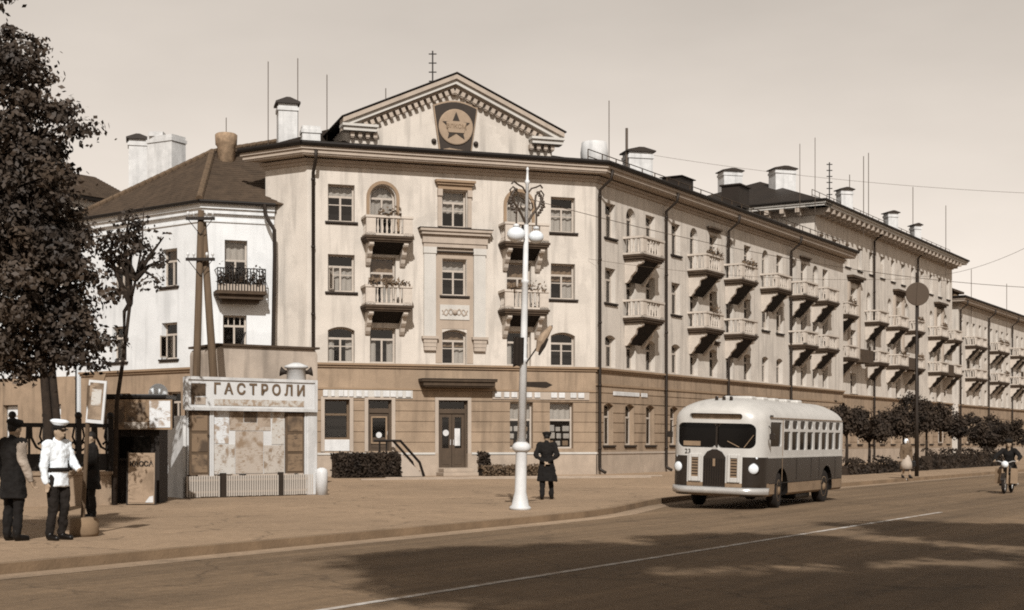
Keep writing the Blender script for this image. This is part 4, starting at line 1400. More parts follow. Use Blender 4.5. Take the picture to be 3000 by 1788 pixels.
# pale houses closing the side street, glimpsed under the big tree
S0 = Vector((-31.0, 74.0)); S1 = Vector((-20.6, 67.6))
side = thing('street_house', 'low pale house along the side street, glimpsed under the big tree', 'building', (S0.x, S0.y, 0))
f5 = Facade(S0, S1, side); w5 = Wall(f5)
for i in range(4):
    w5.window(f5.W * (i + .5) / 4, 1.1, 1.6, 3.3, 0, 'std', cur=-1); w5.window(f5.W * (i + .5) / 4, 1.1, 5.4, 7.0, 0, 'std')
w5.build(0, 4.6, M_BASE, 'ground_floor_wall', backing=False); w5.build(4.6, 9.2, M_WHITE, 'wall'); cornice(f5, 9.2, M_WHITE)
mb = MB(); mb.box(0, f5.W, .25, 9, 0, 9.2); mb.build('house_body', M_WHITE, side, f5.M)
hip_roof(side, f5, 9, 9.95, 2.6, .5, M_TILE)

# ---------------------------------------------------------------- street lamp
M_LAMP = mat('white_lamp_paint', 226, 1.05, 0.5, 0.10, 4, 6, .1, 20, stain=.3)
M_OPAL = mat('opal_glass', 246, 1.0, 0.25, 0.03, 3, spec=.5)
M_FLAG = mat('dark_flag_cloth', 40, 1.1, 0.9, 0.2, 5)
M_FLAG2 = mat('pale_flag_cloth', 150, 1.1, 0.9, 0.3, 8)
lamp = thing('street_lamp', 'tall white street lamp with two globes and wrought scrollwork at the kerb', 'street lamp', (.18, 31.7, 0))
lamp.rotation_euler = (0, R(1.25), 0)
mb = MB(); mb.lathe([(.24, 0), (.24, .06), (.19, .10), (.17, .22), (.13, .40), (.125, 1.25), (.14, 1.28)], 20); mb.build('lamp_base', M_LAMP, lamp, None, True)
mb = MB(); mb.lathe([(.15, 1.28), (.20, 1.33), (.205, 1.40), (.17, 1.46), (.10, 1.50)], 20); mb.build('collar', M_LAMP, lamp, None, True)
mb = MB(); mb.lathe([(.10, 1.5), (.082, 3.25), (.10, 3.27), (.10, 3.34), (.075, 3.37), (.068, 5.0), (.085, 5.02), (.085, 5.07), (.06, 5.1), (.05, 6.3)], 16); mb.build('lamp_shaft', M_LAMP, lamp, None, True)
mb = MB(); mb.lathe([(.045, 6.3), (.035, 7.2), (.055, 7.22), (.055, 7.27), (.03, 7.3), (.022, 7.5), (.035, 7.53), (.01, 7.58)], 12); mb.build('finial', M_LAMP, lamp, None, True)
aa = R(35)
for sx, rr in ((-1, .185), (1, .155)):
    ax = Vector((sx * math.cos(aa), sx * math.sin(aa), 0)) * (1 if sx < 0 else 1.0)
    g = ax * .27
    P = lambda r, z: (ax.x * r, ax.y * r, z)
    mb = MB()
    mb.tube([P(.03, 6.35), P(.16, 6.55), P(.34, 6.75), P(.40, 6.93), P(.33, 7.05), P(.24, 6.98), P(.22, 6.80), P(.27, 6.55), P(.27, 6.28)], [.03, .028, .026, .026, .024, .022, .022, .02, .02], 6)
    mb.tube([P(.02, 7.0), P(.12, 7.12), P(.24, 7.16), P(.36, 7.22), P(.42, 7.16)], .02, 6)
    mb.tube([P(.02, 6.7), P(.10, 6.62), P(.17, 6.70), P(.14, 6.80), P(.07, 6.78)], .018, 6)
    mb.tube([P(.30, 7.05), P(.38, 7.10), P(.46, 7.02), P(.42, 6.92), P(.44, 6.80), P(.50, 6.74)], .018, 6)
    for i in range(9):
        t = i / 8
        c = Vector(P(.30 + .14 * math.sin(t * 3.1), 6.55 + .5 * t))
        mb.sphere(c, .035, 6, 4, sz=(.05, .03, .035))
    mb.build('scroll_arm', mat('dark_scroll_iron', 62, 1.1, .6, .2, 6), lamp)
    mb = MB(); mb.lathe([(.02, .24), (.06, .22), (.075, .17)], 12); mb.build('globe_holder', M_LAMP, lamp, T(*P(.27, 6.06)), True)
    mb = MB(); mb.sphere((0, 0, 0), rr, 20, 14, sz=(rr * 1.1, rr * 1.1, rr * .92)); mb.build('globe', M_OPAL, lamp, T(*P(.27, 6.06)), True)
# pointer board and furled flags in their holders
mb = MB(); mb.prism([(.08, 2.72), (.52, 2.70), (.66, 2.77), (.52, 2.84), (.08, 2.83)], -.02, .02); mb.build('pointer_board', M_FLAG, lamp)
mb = MB()
vs_, fs_ = [], []
for i in range(9):
    x = -.23 + .235 * i / 8
    y = -.14 + .03 * math.sin(i * 2.1)
    vs_ += [(x, y, 3.24 + .05 * math.sin(i * .9) - .1 * (1 - i / 8)), (x, y, 3.80 - .05 * (i / 8) * 0), (x, y + .03, 3.24 - .1 * (1 - i / 8)), (x, y + .03, 3.80)]
for i in range(8):
    a = 4 * i
    fs_ += [(a, a + 4, a + 5, a + 1), (a + 2, a + 3, a + 7, a + 6), (a + 1, a + 5, a + 7, a + 3), (a, a + 2, a + 6, a + 4)]
mb.add(vs_, fs_); mb.build('hanging_flag', M_FLAG, lamp)
mb = MB(); mb.tube([(.06, -.06, 3.24), (.62, -.1, 4.08)], .018, 6); mb.build('flag_staff', M_FLAG, lamp)
mb = MB(); mb.tube([(.30, -.09, 3.50), (.38, -.09, 3.72), (.46, -.1, 3.86), (.60, -.1, 4.06)], [.035, .11, .09, .04], 8); mb.build('furled_flag', M_FLAG2, lamp)
mb = MB(); mb.tube([(.34, -.10, 3.42), (.42, -.11, 3.64), (.50, -.12, 3.80)], [.02, .07, .05], 8); mb.build('flag_fold', M_FLAG, lamp)

# ---------------------------------------------------------------- bus
M_CREAM = mat('cream_bus_paint', 208, 1.1, 0.38, 0.08, 1.6, 8, .06, 6, spec=.5, world_co=False, stain=.22)
M_BDARK = mat('dark_bus_paint', 36, 1.1, 0.34, 0.3, 1.6, 8, .06, 6, spec=.5, world_co=False, stain=.3)
M_SKIRT = mat('dusty_skirt', 128, 1.1, 0.7, 0.15, 3, 4, world_co=False)
M_CHROME = mat('dull_chrome', 215, 1.0, 0.3, 0.08, 4, 3, metal=.55, world_co=False)
M_TYRE = mat('tyre_rubber', 30, 1.1, 0.9, 0.2, 6, world_co=False)
M_RIM = mat('wheel_paint', 120, 1.1, 0.6, 0.15, 6, world_co=False)
M_BGLASS = mat('dark_bus_glass', 9, 1.1, 0.1, 0.2, 2, spec=.28, world_co=False)
M_LENS = mat('headlamp_lens', 238, 1.0, 0.2, 0.03, 4, spec=.6, world_co=False)
BS = .93
phi = R(28)
bfwd = Vector((-math.sin(phi), -math.cos(phi)))
bc = Vector((4.85, 34.55)) - bfwd * (4.1 * BS)
bus = thing('bus', 'two tone city bus with cream top and dark belt turning on the road', 'bus', (bc.x, bc.y, -.128))
bus.rotation_euler = (R(-1.6), 0, math.atan2(bfwd.y, bfwd.x))
bus.scale = (BS, BS, BS)
def bus_ring(x, hw, zt):
    sh = min(2.30, zt - .38)
    pts = [(0, .36), (hw - .06, .36), (hw, .42), (hw, .70), (hw, 1.0), (hw, 1.38), (hw, 1.75), (hw - .01, sh)]
    for k in range(1, 8):
        a = math.pi / 2 * k / 8
        pts.append(((hw - .01) * math.cos(a) ** .75, sh + (zt - sh) * math.sin(a) ** .9))
    pts.append((0, zt))
    right = [(-y, z) for y, z in pts[1:-1]][::-1]
    return [(x, y, z) for y, z in pts + right]
def ztop(x):
    if x > 2.9:
        return 2.50 + .42 * math.sqrt(max(0, 1 - ((x - 2.9) / 1.22) ** 2))
    if x < -3.1:
        return 2.30 + .62 * math.sqrt(max(0, 1 - ((x + 3.1) / 1.02) ** 2))
    return 2.92
st_ = []
for k in range(9):
    a = math.pi / 2 * (1 - k / 8)
    st_.append((-4.1 + .5 - .5 * math.sin(a), 1.25 - .5 + .5 * math.cos(a)))
st_ += [(x, 1.25) for x in (-3.1, -2.6, -1.5, 0, 1.5, 2.6, 3.0, 3.3)]
for k in range(9):
    a = math.pi / 2 * k / 8
    st_.append((4.1 - .5 + .5 * math.sin(a), 1.25 - .5 + .5 * math.cos(a)))
mb = MB(); rings = [bus_ring(x, hw, ztop(x)) for x, hw in st_]
nr = len(rings[0])
for r in rings:
    mb.v += r
def bmi(z):
    return 2 if z < .70 else (1 if z < 1.38 else 0)
for j in range(len(rings) - 1):
    for k in range(nr):
        k2 = (k + 1) % nr
        f = (j * nr + k, j * nr + k2, (j + 1) * nr + k2, (j + 1) * nr + k)
        zc = sum(mb.v[i][2] for i in f) / 4
        x = (rings[j][0][0] + rings[j + 1][0][0]) / 2
        mi = bmi(zc)
        if x > 3.55 and mi == 2:
            mi = 1
        mb.f.append(f); mb.m.append(mi)
half = nr // 2
for base, flip in ((0, True), ((len(rings) - 1) * nr, False)):
    for k in range(0, half):
        a, b, c, d = base + k, base + k + 1, base + (nr - k - 1) % nr, base + (nr - k) % nr
        if k == 0:
            f = (a, b, c)
        elif k == half - 1:
            f = (a, b, d)
        else:
            f = (a, b, c, d)
        zc = sum(mb.v[i][2] for i in f) / len(f)
        mb.f.append(f[::-1] if flip else f); mb.m.append(0 if (not flip and zc > .75) else bmi(zc))
bme = mb.mesh('bus_body', [M_CREAM, M_BDARK, M_SKIRT, M_BLACK], True)
body = put(bme, 'bus_body', bus)
bm = bmesh.new(); bm.from_mesh(bme); bmesh.ops.recalc_face_normals(bm, faces=bm.faces[:]); bm.to_mesh(bme); bm.free()
def rrect(a, b, c, d, r, n=4):
    out = []
    for cx, cz, a0 in ((b - r, c + r, -90), (b - r, d - r, 0), (a + r, d - r, 90), (a + r, c + r, 180)):
        for i in range(n + 1):
            t = R(a0 + 90 * i / n); out.append((cx + r * math.cos(t), cz + r * math.sin(t)))
    return out
cut = MB()
def cut_x(outline, x0, x1):
    cut.prism_x(outline[::-1], x0, x1)
WS = rrect(-1.06, 1.06, 1.60, 2.24, .16)
cut_x(WS, 3.93, 4.4)
DS = rrect(-.72, .72, 2.34, 2.49, .07)
cut_x(DS, 3.93, 4.4)
side_w = []
for sy in (1, -1):
    y0, y1 = (1.215, 1.4) if sy > 0 else (-1.4, -1.215)
    lst = [(2.42, 3.36, 1.66, 2.30, .08)]
    for i in range(8):
        x1 = 2.2 - i * .72
        if sy < 0 and i in (0, 6):
            continue
        lst.append((x1 - .56, x1, 1.56, 2.06, .05)); lst.append((x1 - .52, x1 - .04, 2.13, 2.36, .1))
    for (a, b, c, d, r) in lst:
        cut.prism(rrect(a, b, c, d, r), y0, y1); side_w.append((sy, a, b, c, d, r))
WX = (2.35, -2.0)
for wx in WX:
    for sy in (1, -1):
        pts = [(wx + .60 * math.cos(t), .50 + .60 * math.sin(t)) for t in [2 * math.pi * i / 24 for i in range(24)]]
        y0, y1 = (.85, 1.4) if sy > 0 else (-1.4, -.85)
        cut.prism(pts, y0, y1)
cobj = cut.build('cutter', M_BGLASS)
bm = bmesh.new(); bm.from_mesh(cobj.data); bmesh.ops.recalc_face_normals(bm, faces=bm.faces[:]); bm.to_mesh(cobj.data); bm.free()
cme = cobj.data
mod = body.modifiers.new('openings', 'BOOLEAN'); mod.operation = 'DIFFERENCE'; mod.solver = 'EXACT'; mod.object = cobj
bpy.context.view_layer.update()
cobj.parent = bus
bpy.context.view_layer.update()
dg = bpy.context.evaluated_depsgraph_get()
cobj.data.polygons.foreach_set('material_index', [0] * len(cobj.data.polygons))
new = bpy.data.meshes.new_from_object(body.evaluated_get(dg))
body.modifiers.clear(); body.data = new
bpy.data.objects.remove(cobj)
for p_ in new.polygons:
    p_.use_smooth = True
    pc_ = p_.center
    if abs(pc_.y) < 1.235 and any((pc_.x - wx) ** 2 + (pc_.z - .5) ** 2 < .63 ** 2 for wx in WX):
        p_.material_index = 3

esp = body.modifiers.new('edges', 'EDGE_SPLIT'); esp.split_angle = R(38)
# glazing
def glaze_x(outl, x, m, nm, par):
    mb = MB(); n = len(outl); mb.add([(x, y, z) for y, z in outl], [tuple(range(n))]); return mb.build(nm, m, par)
glaze_x(rrect(-1.05, -.02, 1.61, 2.23, .15), 3.955, M_BGLASS, 'windscreen', bus)
glaze_x(rrect(.02, 1.05, 1.61, 2.23, .15), 3.955, M_BGLASS, 'windscreen', bus)
mb = MB(); mb.box(3.95, 4.0, -.025, .025, 1.6, 2.24); mb.build('windscreen_pillar', M_BDARK, bus)
glaze_x(rrect(-.71, .71, 2.345, 2.485, .065), 3.96, mat('destination_blind', 104, 1.1, .6, .3, 5, world_co=False, L2=150), 'destination_blind', bus)
for (sy, a, b, c, d, r) in side_w:
    o = rrect(a + .005, b - .005, c + .005, d - .005, r)
    mb = MB(); y = 1.218 * sy
    mb.add([(x, y, z) for x, z in o], [tuple(range(len(o)))]); mb.build('side_window', M_BGLASS, bus)
mb = MB(); mb.box(3.957, 3.962, -.92, -.45, 1.64, 1.76); mb.build('route_plate', M_SKIRT, bus)
# front: grille, side grille frames, headlamps, bumper
mb = MB()
gp_ = [(-.30, .60), (.30, .60), (.30, 1.36), (.20, 1.50), (.06, 1.56), (-.06, 1.56), (-.20, 1.50), (-.30, 1.36)]
mb.prism_x([(y, z) for y, z in gp_][::-1], 4.06, 4.125); gs = mb.build('radiator_grille', M_BDARK, bus)
for i in range(9):
    mb = MB(); y = -.26 + .065 * i; mb.box(4.125, 4.14, y - .012, y + .012, .64, 1.32); mb.build('grille_bar', M_IRON, gs)
mb = MB(); mb.box(4.14, 4.155, -.035, .035, 1.12, 1.32); bevel(mb.build('grille_badge', M_SKIRT, bus), .01)
mb = MB(); mb.prism([(-.09, 1.56), (.09, 1.56), (.0, 1.66)], 0, .03); put(mb.mesh('bonnet_badge', M_CHROME), 'bonnet_badge', bus, T(4.14, 0, 0) @ RZ(R(90)))
for sy in (-1, 1):
    y0, y1 = sorted((sy * .36, sy * .70))
    mb = MB()
    mb.box(4.09, 4.15, y0, y0 + .075, .72, 1.44); mb.box(4.09, 4.15, y1 - .075, y1, .72, 1.44)
    mb.box(4.09, 4.15, y0 + .075, y1 - .075, .72, .84); mb.box(4.09, 4.15, y0 + .075, y1 - .075, 1.34, 1.44)
    fr = bevel(mb.build('vent_frame', M_CREAM, bus), .015)
    mb = MB(); mb.box(4.09, 4.12, y0 + .075, y1 - .075, .84, 1.34); mb.build('vent_panel', M_SKIRT, bus)
    for i in range(6):
        mb = MB(); z = .90 + i * .075; mb.box(4.12, 4.132, y0 + .09, y1 - .09, z, z + .025); mb.build('vent_slat', M_SILL, bus)
    mw = T(3.93, sy * .99, 1.08) @ RZ(sy * R(22)) @ Matrix.Rotation(R(90), 4, 'Y')
    mb = MB(); mb.lathe([(.17, -.1), (.17, .08), (.145, .10)], 20); put(mb.mesh('headlamp', M_BDARK, True), 'headlamp', bus, mw)
    mb = MB(); mb.lathe([(.135, .10), (.12, .125), (.07, .145), (.01, .15)], 20); put(mb.mesh('headlamp_lens', M_LENS, True), 'headlamp_lens', bus, mw)
    mb = MB(); mb.sphere((0, 0, 0), .055, 10, 8); put(mb.mesh('side_lamp', M_LENS, True), 'side_lamp', bus, T(3.93, sy * 1.06, 1.36))
    # indicator and mirror
    mb = MB(); mb.tube([(3.5, sy * 1.24, 2.2), (3.72, sy * 1.38, 2.1), (3.72, sy * 1.40, 1.98)], .012, 5); mb.build('mirror_arm', M_IRON, bus)
    mb = MB(); mb.box(3.69, 3.72, sy * 1.40 - .07, sy * 1.40 + .07, 1.84, 2.0); bevel(mb.build('mirror', M_BDARK, bus), .01)
mb = MB()
bp = []
for i in range(21):
    a = -1.32 + 2.64 * i / 20
    x = 4.2 - max(0, abs(a) - .8) ** 2 * 2.1
    bp.append((x, a))
vs_, fs_ = [], []
for x, a in bp:
    vs_ += [(x - .05, a, .40), (x + .03, a, .43), (x + .045, a, .50), (x + .03, a, .57), (x - .05, a, .60)]
for i in range(20):
    for k in range(4):
        b = i * 5 + k; fs_.append((b, b + 5, b + 6, b + 1))
    fs_.append((i * 5 + 4, i * 5 + 9, i * 5 + 5, i * 5))
fs_ += [(0, 1, 2, 3, 4), tuple(100 + k for k in (4, 3, 2, 1, 0))]
mb.add(vs_, fs_); mb.build('bumper', M_CHROME, bus, None, True)
mb = MB(); mb.tube([(3.99, .62, 1.63), (4.0, .3, 1.78)], .012, 5); mb.tube([(4.0, .75, 1.62), (3.99, 1.0, 1.95)], .012, 5); mb.build('wiper', M_SKIRT, bus)
for i in range(3):
    mb = MB(); mb.box(3.55, 3.6, -.22 + i * .2, -.13 + i * .2, 2.82, 2.95); bevel(mb.build('marker_lamp', M_BDARK, bus), .02)
for x in (2.2, 1.2, .2, -.9, -2.0):
    mb = MB(); mb.box(x - .22, x + .22, -.4, .4, 2.88, 2.99); bevel(mb.build('roof_vent', M_CREAM, bus), .05, 3)
put(text_mesh('23', .17, .004, M_BDARK), 'fleet_number', bus, T(4.112, -.86 + .12, 1.49) @ RZ(R(90)))
# small pieces along the side
mb = MB(); mb.box(-3.7, 3.5, 1.25, 1.262, 1.36, 1.40); mb.build('belt_moulding', M_CREAM, bus)
mb = MB(); mb.box(3.20, 3.40, 1.235, 1.26, 2.42, 2.48); mb.build('indicator', M_BDARK, bus)
for x in (1.0, -.4, -1.2, -2.9):
    mb = MB(); mb.box(x - .006, x + .006, 1.245, 1.256, .74, 1.34); mb.build('panel_seam', M_IRON, bus)
mb = MB(); mb.box(-3.6, 3.4, 1.245, 1.262, 2.40, 2.425); mb.build('drip_rail', M_SKIRT, bus)
mb = MB(); mb.box(-3.6, 3.4, 1.247, 1.256, .69, .71); mb.build('lower_moulding', M_IRON, bus)
mb = MB(); mb.box(2.30, 2.32, 1.247, 1.257, .74, 2.38); mb.build('door_seam', M_SKIRT, bus)
mb = MB(); mb.box(-2.4, 2.6, -.8, .8, .30, .42); mb.build('chassis', M_BLACK, bus)
mb = MB(); mb.box(-1.2, .2, .55, 1.0, .18, .36); bevel(mb.build('fuel_tank', M_BLACK, bus), .06, 3)
for wx in WX:
    for sy in (-1, 1):
        mw = T(wx, sy * 1.05, .49) @ Matrix.Rotation(sy * R(-90), 4, 'X') @ RZ(0)
        if wx > 0:
            mw = T(wx, sy * 1.05, .49) @ RZ(R(9)) @ Matrix.Rotation(sy * R(-90), 4, 'X')
        mb = MB(); mb.lathe([(.30, -.13), (.44, -.14), (.49, -.09), (.49, .09), (.44, .14), (.30, .12)], 28); wheel = put(mb.mesh('wheel', M_TYRE, True), 'wheel', bus, mw)
        mb = MB(); mb.lathe([(.30, .09), (.29, .13), (.24, .10), (.20, .06), (.14, .10), (.09, .16), (.02, .17)], 24); put(mb.mesh('rim', M_RIM, True), 'rim', wheel)
        for i in range(8):
            a = 2 * math.pi * i / 8
            mb = MB(); mb.lathe([(.018, 0), (.018, .04)], 6); put(mb.mesh('wheel_nut', M_IRON), 'wheel_nut', wheel, T(.17 * math.cos(a), .17 * math.sin(a), .075))

# ---------------------------------------------------------------- theatre hoarding
Hp0, Hp1 = Vector((-8.72, 38.0)), Vector((-5.55, 40.7))
hoard = thing('theatre_hoarding', 'billboard stand with pale headboard reading ГАСТРОЛИ above pasted theatre posters', 'billboard', (Hp0.x, Hp0.y, 0))
fh = Facade(Hp0, Hp1, hoard)
hx = lambda x: fh.u((520 + x / 3.709) / V)
def hz(x, y):
    return fh.z((520 + x / 3.709) / V, (1080 + y / 3.709) / V)
M_BOARD = mat('cream_board', 226, 1.1, .7, .06, 2, 5, world_co=False, stain=.12)
M_LET = mat('brown_lettering', 100, 1.1, .7, .15, 6, world_co=False)
bz0, bz1 = 2.36, 3.22
mb = MB(); mb.box(hx(55), hx(1475), -.16, -.02, bz0, bz1); bd = mb.build('headboard', M_BOARD, hoard, fh.M)
bw_ = hx(1475) - hx(55); bx0 = hx(55)
mb = MB(); t = .06
mb.box(bx0 - .02, bx0 + bw_ + .02, -.2, -.161, bz1 - t, bz1 + .02); mb.box(bx0 - .02, bx0 + bw_ + .02, -.2, -.161, bz0 - .02, bz0 + t)
mb.box(bx0 - .02, bx0 + t, -.2, -.161, bz0 + t, bz1 - t); mb.box(bx0 + bw_ - t, bx0 + bw_ + .02, -.2, -.161, bz0 + t, bz1 - t)
mb.build('headboard_frame', M_CHIM, bd)
let = text_mesh('Г А С Т Р О Л И', .40, .012, M_LET, bold=.008)
xs_ = [v.co.x for v in let.vertices]; lw = max(xs_) - min(xs_)
tw = hx(1345) - hx(365)
put(let, 'headline_letters', bd, T((hx(365) + hx(1345)) / 2, -.175, bz0 + .56) @ Matrix.Diagonal((tw / lw, 1, 1, 1)))
mb = MB(); mb.box(hx(365), hx(1340), -.172, -.161, bz0 + .12, bz0 + .29); mb.build('small_print', print_mat('pale_small_print', 205, 150, 30, .9), bd)
mb = MB()
mb.prism([(hx(115), bz0 + .14), (hx(150), bz0 + .14), (hx(150), bz0 + .36), (hx(272), bz0 + .38), (hx(272), bz1 - .16), (hx(115), bz1 - .16)], -.178, -.161); mb.build('painted_flag', mat('flag_paint', 74, 1.1, .7, .25, 8, world_co=False), bd)
mb = MB(); mb.box(hx(158), hx(272), -.175, -.161, bz0 + .14, bz0 + .33); mb.build('painted_panel', M_TRIM, bd)
# back panel with posters
pz0, pz1 = .62, 2.36
mb = MB(); mb.box(hx(110), hx(1400), .0, .06, pz0, pz1); bp_ = mb.build('poster_panel', M_BOARD, hoard, fh.M)
posters = [(385, 555, 485, 840, 'p1', 236, 150, .25), (560, 715, 485, 700, 'p2', 172, 110, .7), (720, 862, 485, 610, 'p3', 92, 60, .6), (866, 1010, 485, 660, 'p4', 168, 105, .7),
           (1020, 1160, 490, 850, 'p5', 205, 140, .4), (385, 620, 845, 1165, 'p6', 208, 130, .6), (625, 930, 705, 1160, 'p7', 182, 130, .35), (935, 1160, 855, 1160, 'p8', 192, 120, .35), (625, 1012, 612, 702, 'p9', 186, 140, .4)]
for (a, b, c, d, nm, pl_, ik, am) in posters:
    za_, zb_ = pz1 - (c - 485) / 680 * (pz1 - pz0), pz1 - (d - 485) / 680 * (pz1 - pz0)
    u0, u1 = hx(a), hx(b)
    mb = MB(); mb.box(-(u1 - u0) / 2 + .006, (u1 - u0) / 2 - .006, -.012 - random.random() * .004, 0, 0.006, za_ - zb_ - .006)
    mb.build('poster', print_mat('poster_' + nm, pl_, ik, random.uniform(9, 16), am), bp_, T((u0 + u1) / 2, -.002, zb_) @ Matrix.Rotation(random.uniform(-.012, .012), 4, 'Y'))
for (a, b) in ((122, 335), (1165, 1365)):
    mb = MB(); mb.box(hx(a), hx(b), -.05, -.003, pz0, pz1 - .03); sd = mb.build('portrait_panel', mat('dark_board', 84, 1.1, .8, .2, 3, world_co=False), bp_)
    for i in range(3):
        z0 = pz0 + .06 + i * .56; u0, u1 = hx(a) + .06, hx(b) - .06
        mb = MB(); mb.box(-(u1 - u0) / 2, (u1 - u0) / 2, -.012, 0, 0, .48)
        mb.build('poster', print_mat('portrait_print', 122, 66, 7, .5), bp_, T((u0 + u1) / 2, -.052, z0))
for (a, b) in ((340, 358), (362, 382), (1369, 1387)):
    mb = MB(); mb.box(hx(a), hx(b), -.07, -.003, pz0 - .05, pz1 - .02); mb.build('frame_strip', M_BOARD, hoard, fh.M)
# slatted skirt
sm = MB(); sm.box(0, .044, -.02, 0, 0, .56); slat = sm.mesh('slat', mat('slat_paint', 190, 1.1, .8, .12, 4, world_co=False))
for (a, b) in ((85, 450), (515, 1085), (1130, 1470)):
    u = hx(a)
    mb = MB(); mb.box(hx(a), hx(b), -.06, -.03, .12, .18); mb.box(hx(a), hx(b), -.06, -.03, .44, .5); mb.build('slat_rail', M_DTRIM, hoard, fh.M)
    mb = MB(); mb.box(hx(a), hx(b), -.029, -.01, .02, .58); mb.build('skirt_back', mat('skirt_board', 96, 1.1, .9, .2, 3, world_co=False), hoard, fh.M)
    while u < hx(b) - .03:
        put(slat, 'slat', hoard, fh.m(u, -.061, .03 + random.uniform(-.008, .008))); u += .072
for (a, b) in ((455, 508), (1087, 1128)):
    mb = MB(); mb.box(hx(a), hx(b), -.12, -.0, 0, .66); mb.build('skirt_post', M_SILL, hoard, fh.M)
mb = MB(); mb.box(hx(1392), hx(1505), -.08, .12, 0, bz0 + .0); bevel(mb.build('end_post', M_CHIM, hoard, fh.M), .03)
mb = MB(); mb.box(hx(110), hx(150), .06, .16, 0, bz1 - .05); mb.build('back_post', M_WOOD, hoard, fh.M)
mb = MB(); mb.box(hx(700), hx(760), .061, .16, 0, bz1 - .05); mb.build('back_post', M_WOOD, hoard, fh.M)
wp0 = at(468, 1300, 39.6)
fw_ = Facade((wp0.x, wp0.y), (Hp0.x - .02, Hp0.y + .1), hoard)
mb = MB(); mb.box(0, fw_.W, 0, .08, 0, 2.2); mb.build('wing_panel', M_CHIM, hoard, fw_.M)
p = street(0, 0)
bq = fh.M @ Vector((hx(1525), -.2, 0)); bq = (bq.x + hoard.location.x, bq.y + hoard.location.y, 0)
o = MB().lathe([(.17, 0), (.17, .62), (.15, .72), (.06, .77)], 16).build('bollard', M_LAMP, None, T(*bq), True)
tag(o, 'stout whitewashed bollard at the right end of the billboard', 'bollard')
g0 = gnd(525, 1457)
o = MB().sphere((0, 0, .1), .16, 10, 7, sz=(.17, .15, .15)).build('painted_stone', M_LAMP, None, T(g0.x, g0.y, 0), True)
tag(o, 'small whitewashed stone at the left foot of the billboard', 'stone')

# ---------------------------------------------------------------- kiosk
k0 = Vector((-9.92, 34.9))
kiosk = thing('kiosk', 'small dark ticket kiosk with picture board under its flat roof', 'kiosk', (k0.x, k0.y, 0), R(4))
M_KD = mat('dark_kiosk_wood', 34, 1.1, .75, .25, 3, 5, world_co=False, stretch=(5, 5, .5))
mb = MB(); mb.box(0, 1.3, .12, 1.3, 0, 1.85); mb.build('kiosk_body', M_KD, kiosk)
for i in range(11):
    mb = MB(); mb.box(i * .119, i * .119 + .11, .09, .119, .02, 1.8); mb.build('plank', M_KD, kiosk)
mb = MB(); mb.box(.35, 1.1, .05, .088, 1.12, 1.62); fr = mb.build('ticket_window', M_BGLASS, kiosk)
mb = MB(); mb.box(.3, 1.15, -.12, .088, 1.04, 1.1); mb.build('counter', M_KD, kiosk)
mb = MB(); mb.box(-.12, 1.5, -.16, 1.45, 2.56, 2.66); bevel(mb.build('kiosk_roof', M_BLACK, kiosk), .02)
mb = MB(); mb.box(-.05, 1.45, .0, 1.38, 1.85, 2.56); mb.build('kiosk_fascia', M_KD, kiosk)
mb = MB(); mb.box(-.02, 1.64, -.12, -.05, 1.8, 2.53); pbd = mb.build('picture_board', mat('board_tan', 130, 1.1, .8, .25, 5, world_co=False), kiosk)
for (a, b, z0, z1, nm, pl_, ik, am) in ((.02, .5, 1.9, 2.48, 'k1', 128, 72, .8), (.56, 1.0, 2.0, 2.46, 'k2', 112, 60, .6), (1.1, 1.6, 1.85, 2.5, 'k3', 232, 140, .5), (.5, 1.05, 1.82, 1.98, 'k4', 190, 90, .8)):
    mb = MB(); mb.box(-(b - a) / 2, (b - a) / 2, -.012, 0, 0, z1 - z0); mb.build('poster', print_mat('kiosk_' + nm, pl_, ik, 15, am), pbd, T((a + b) / 2, -.121, z0))
sb0 = gnd(413, 1480)
sand = thing('sandwich_board', 'upright poster board headed КАССА leaning before the dark kiosk', 'poster board', (sb0.x, sb0.y, 0), R(2))
sand.rotation_euler = (R(-4), 0, R(2))
mb = MB(); mb.box(-.31, .31, 0, .04, .03, 1.24); mb.build('board', mat('board_face', 150, 1.1, .8, .2, 4, world_co=False), sand)
mb = MB(); mb.box(-.29, .29, -.012, 0, .06, 1.2); mb.build('poster', print_mat('sandwich_print', 142, 108, 7, .4), sand)
put(text_mesh('КАССА', .16, .005, M_KD, bold=.006), 'headline_letters', sand, T(0, -.016, .97))
mb = MB(); mb.prism([(.1, .06), (.29, .06), (.29, .22), (.2, .2)], -.02, -.013); mb.build('torn_corner', M_CHIM, sand)
for sx in (-1, 1):
    mb = MB(); mb.box(sx * .33 - .02, sx * .33 + .02, 0, .05, 0, 1.28); mb.build('stile', M_KD, sand)
gl0 = at(464, 1150, 37.4)
gb = thing('globe_lamp', 'white globe lamp on a post behind the dark kiosk', 'lamp', (gl0.x, gl0.y, 0))
mb = MB(); mb.tube([(0, 0, 0), (0, 0, 2.5)], .045, 8); mb.build('post', M_IRON, gb)
mb = MB(); mb.sphere((0, 0, gl0.z - .02), .25, 20, 14); mb.build('globe', M_OPAL, gb, None, True)

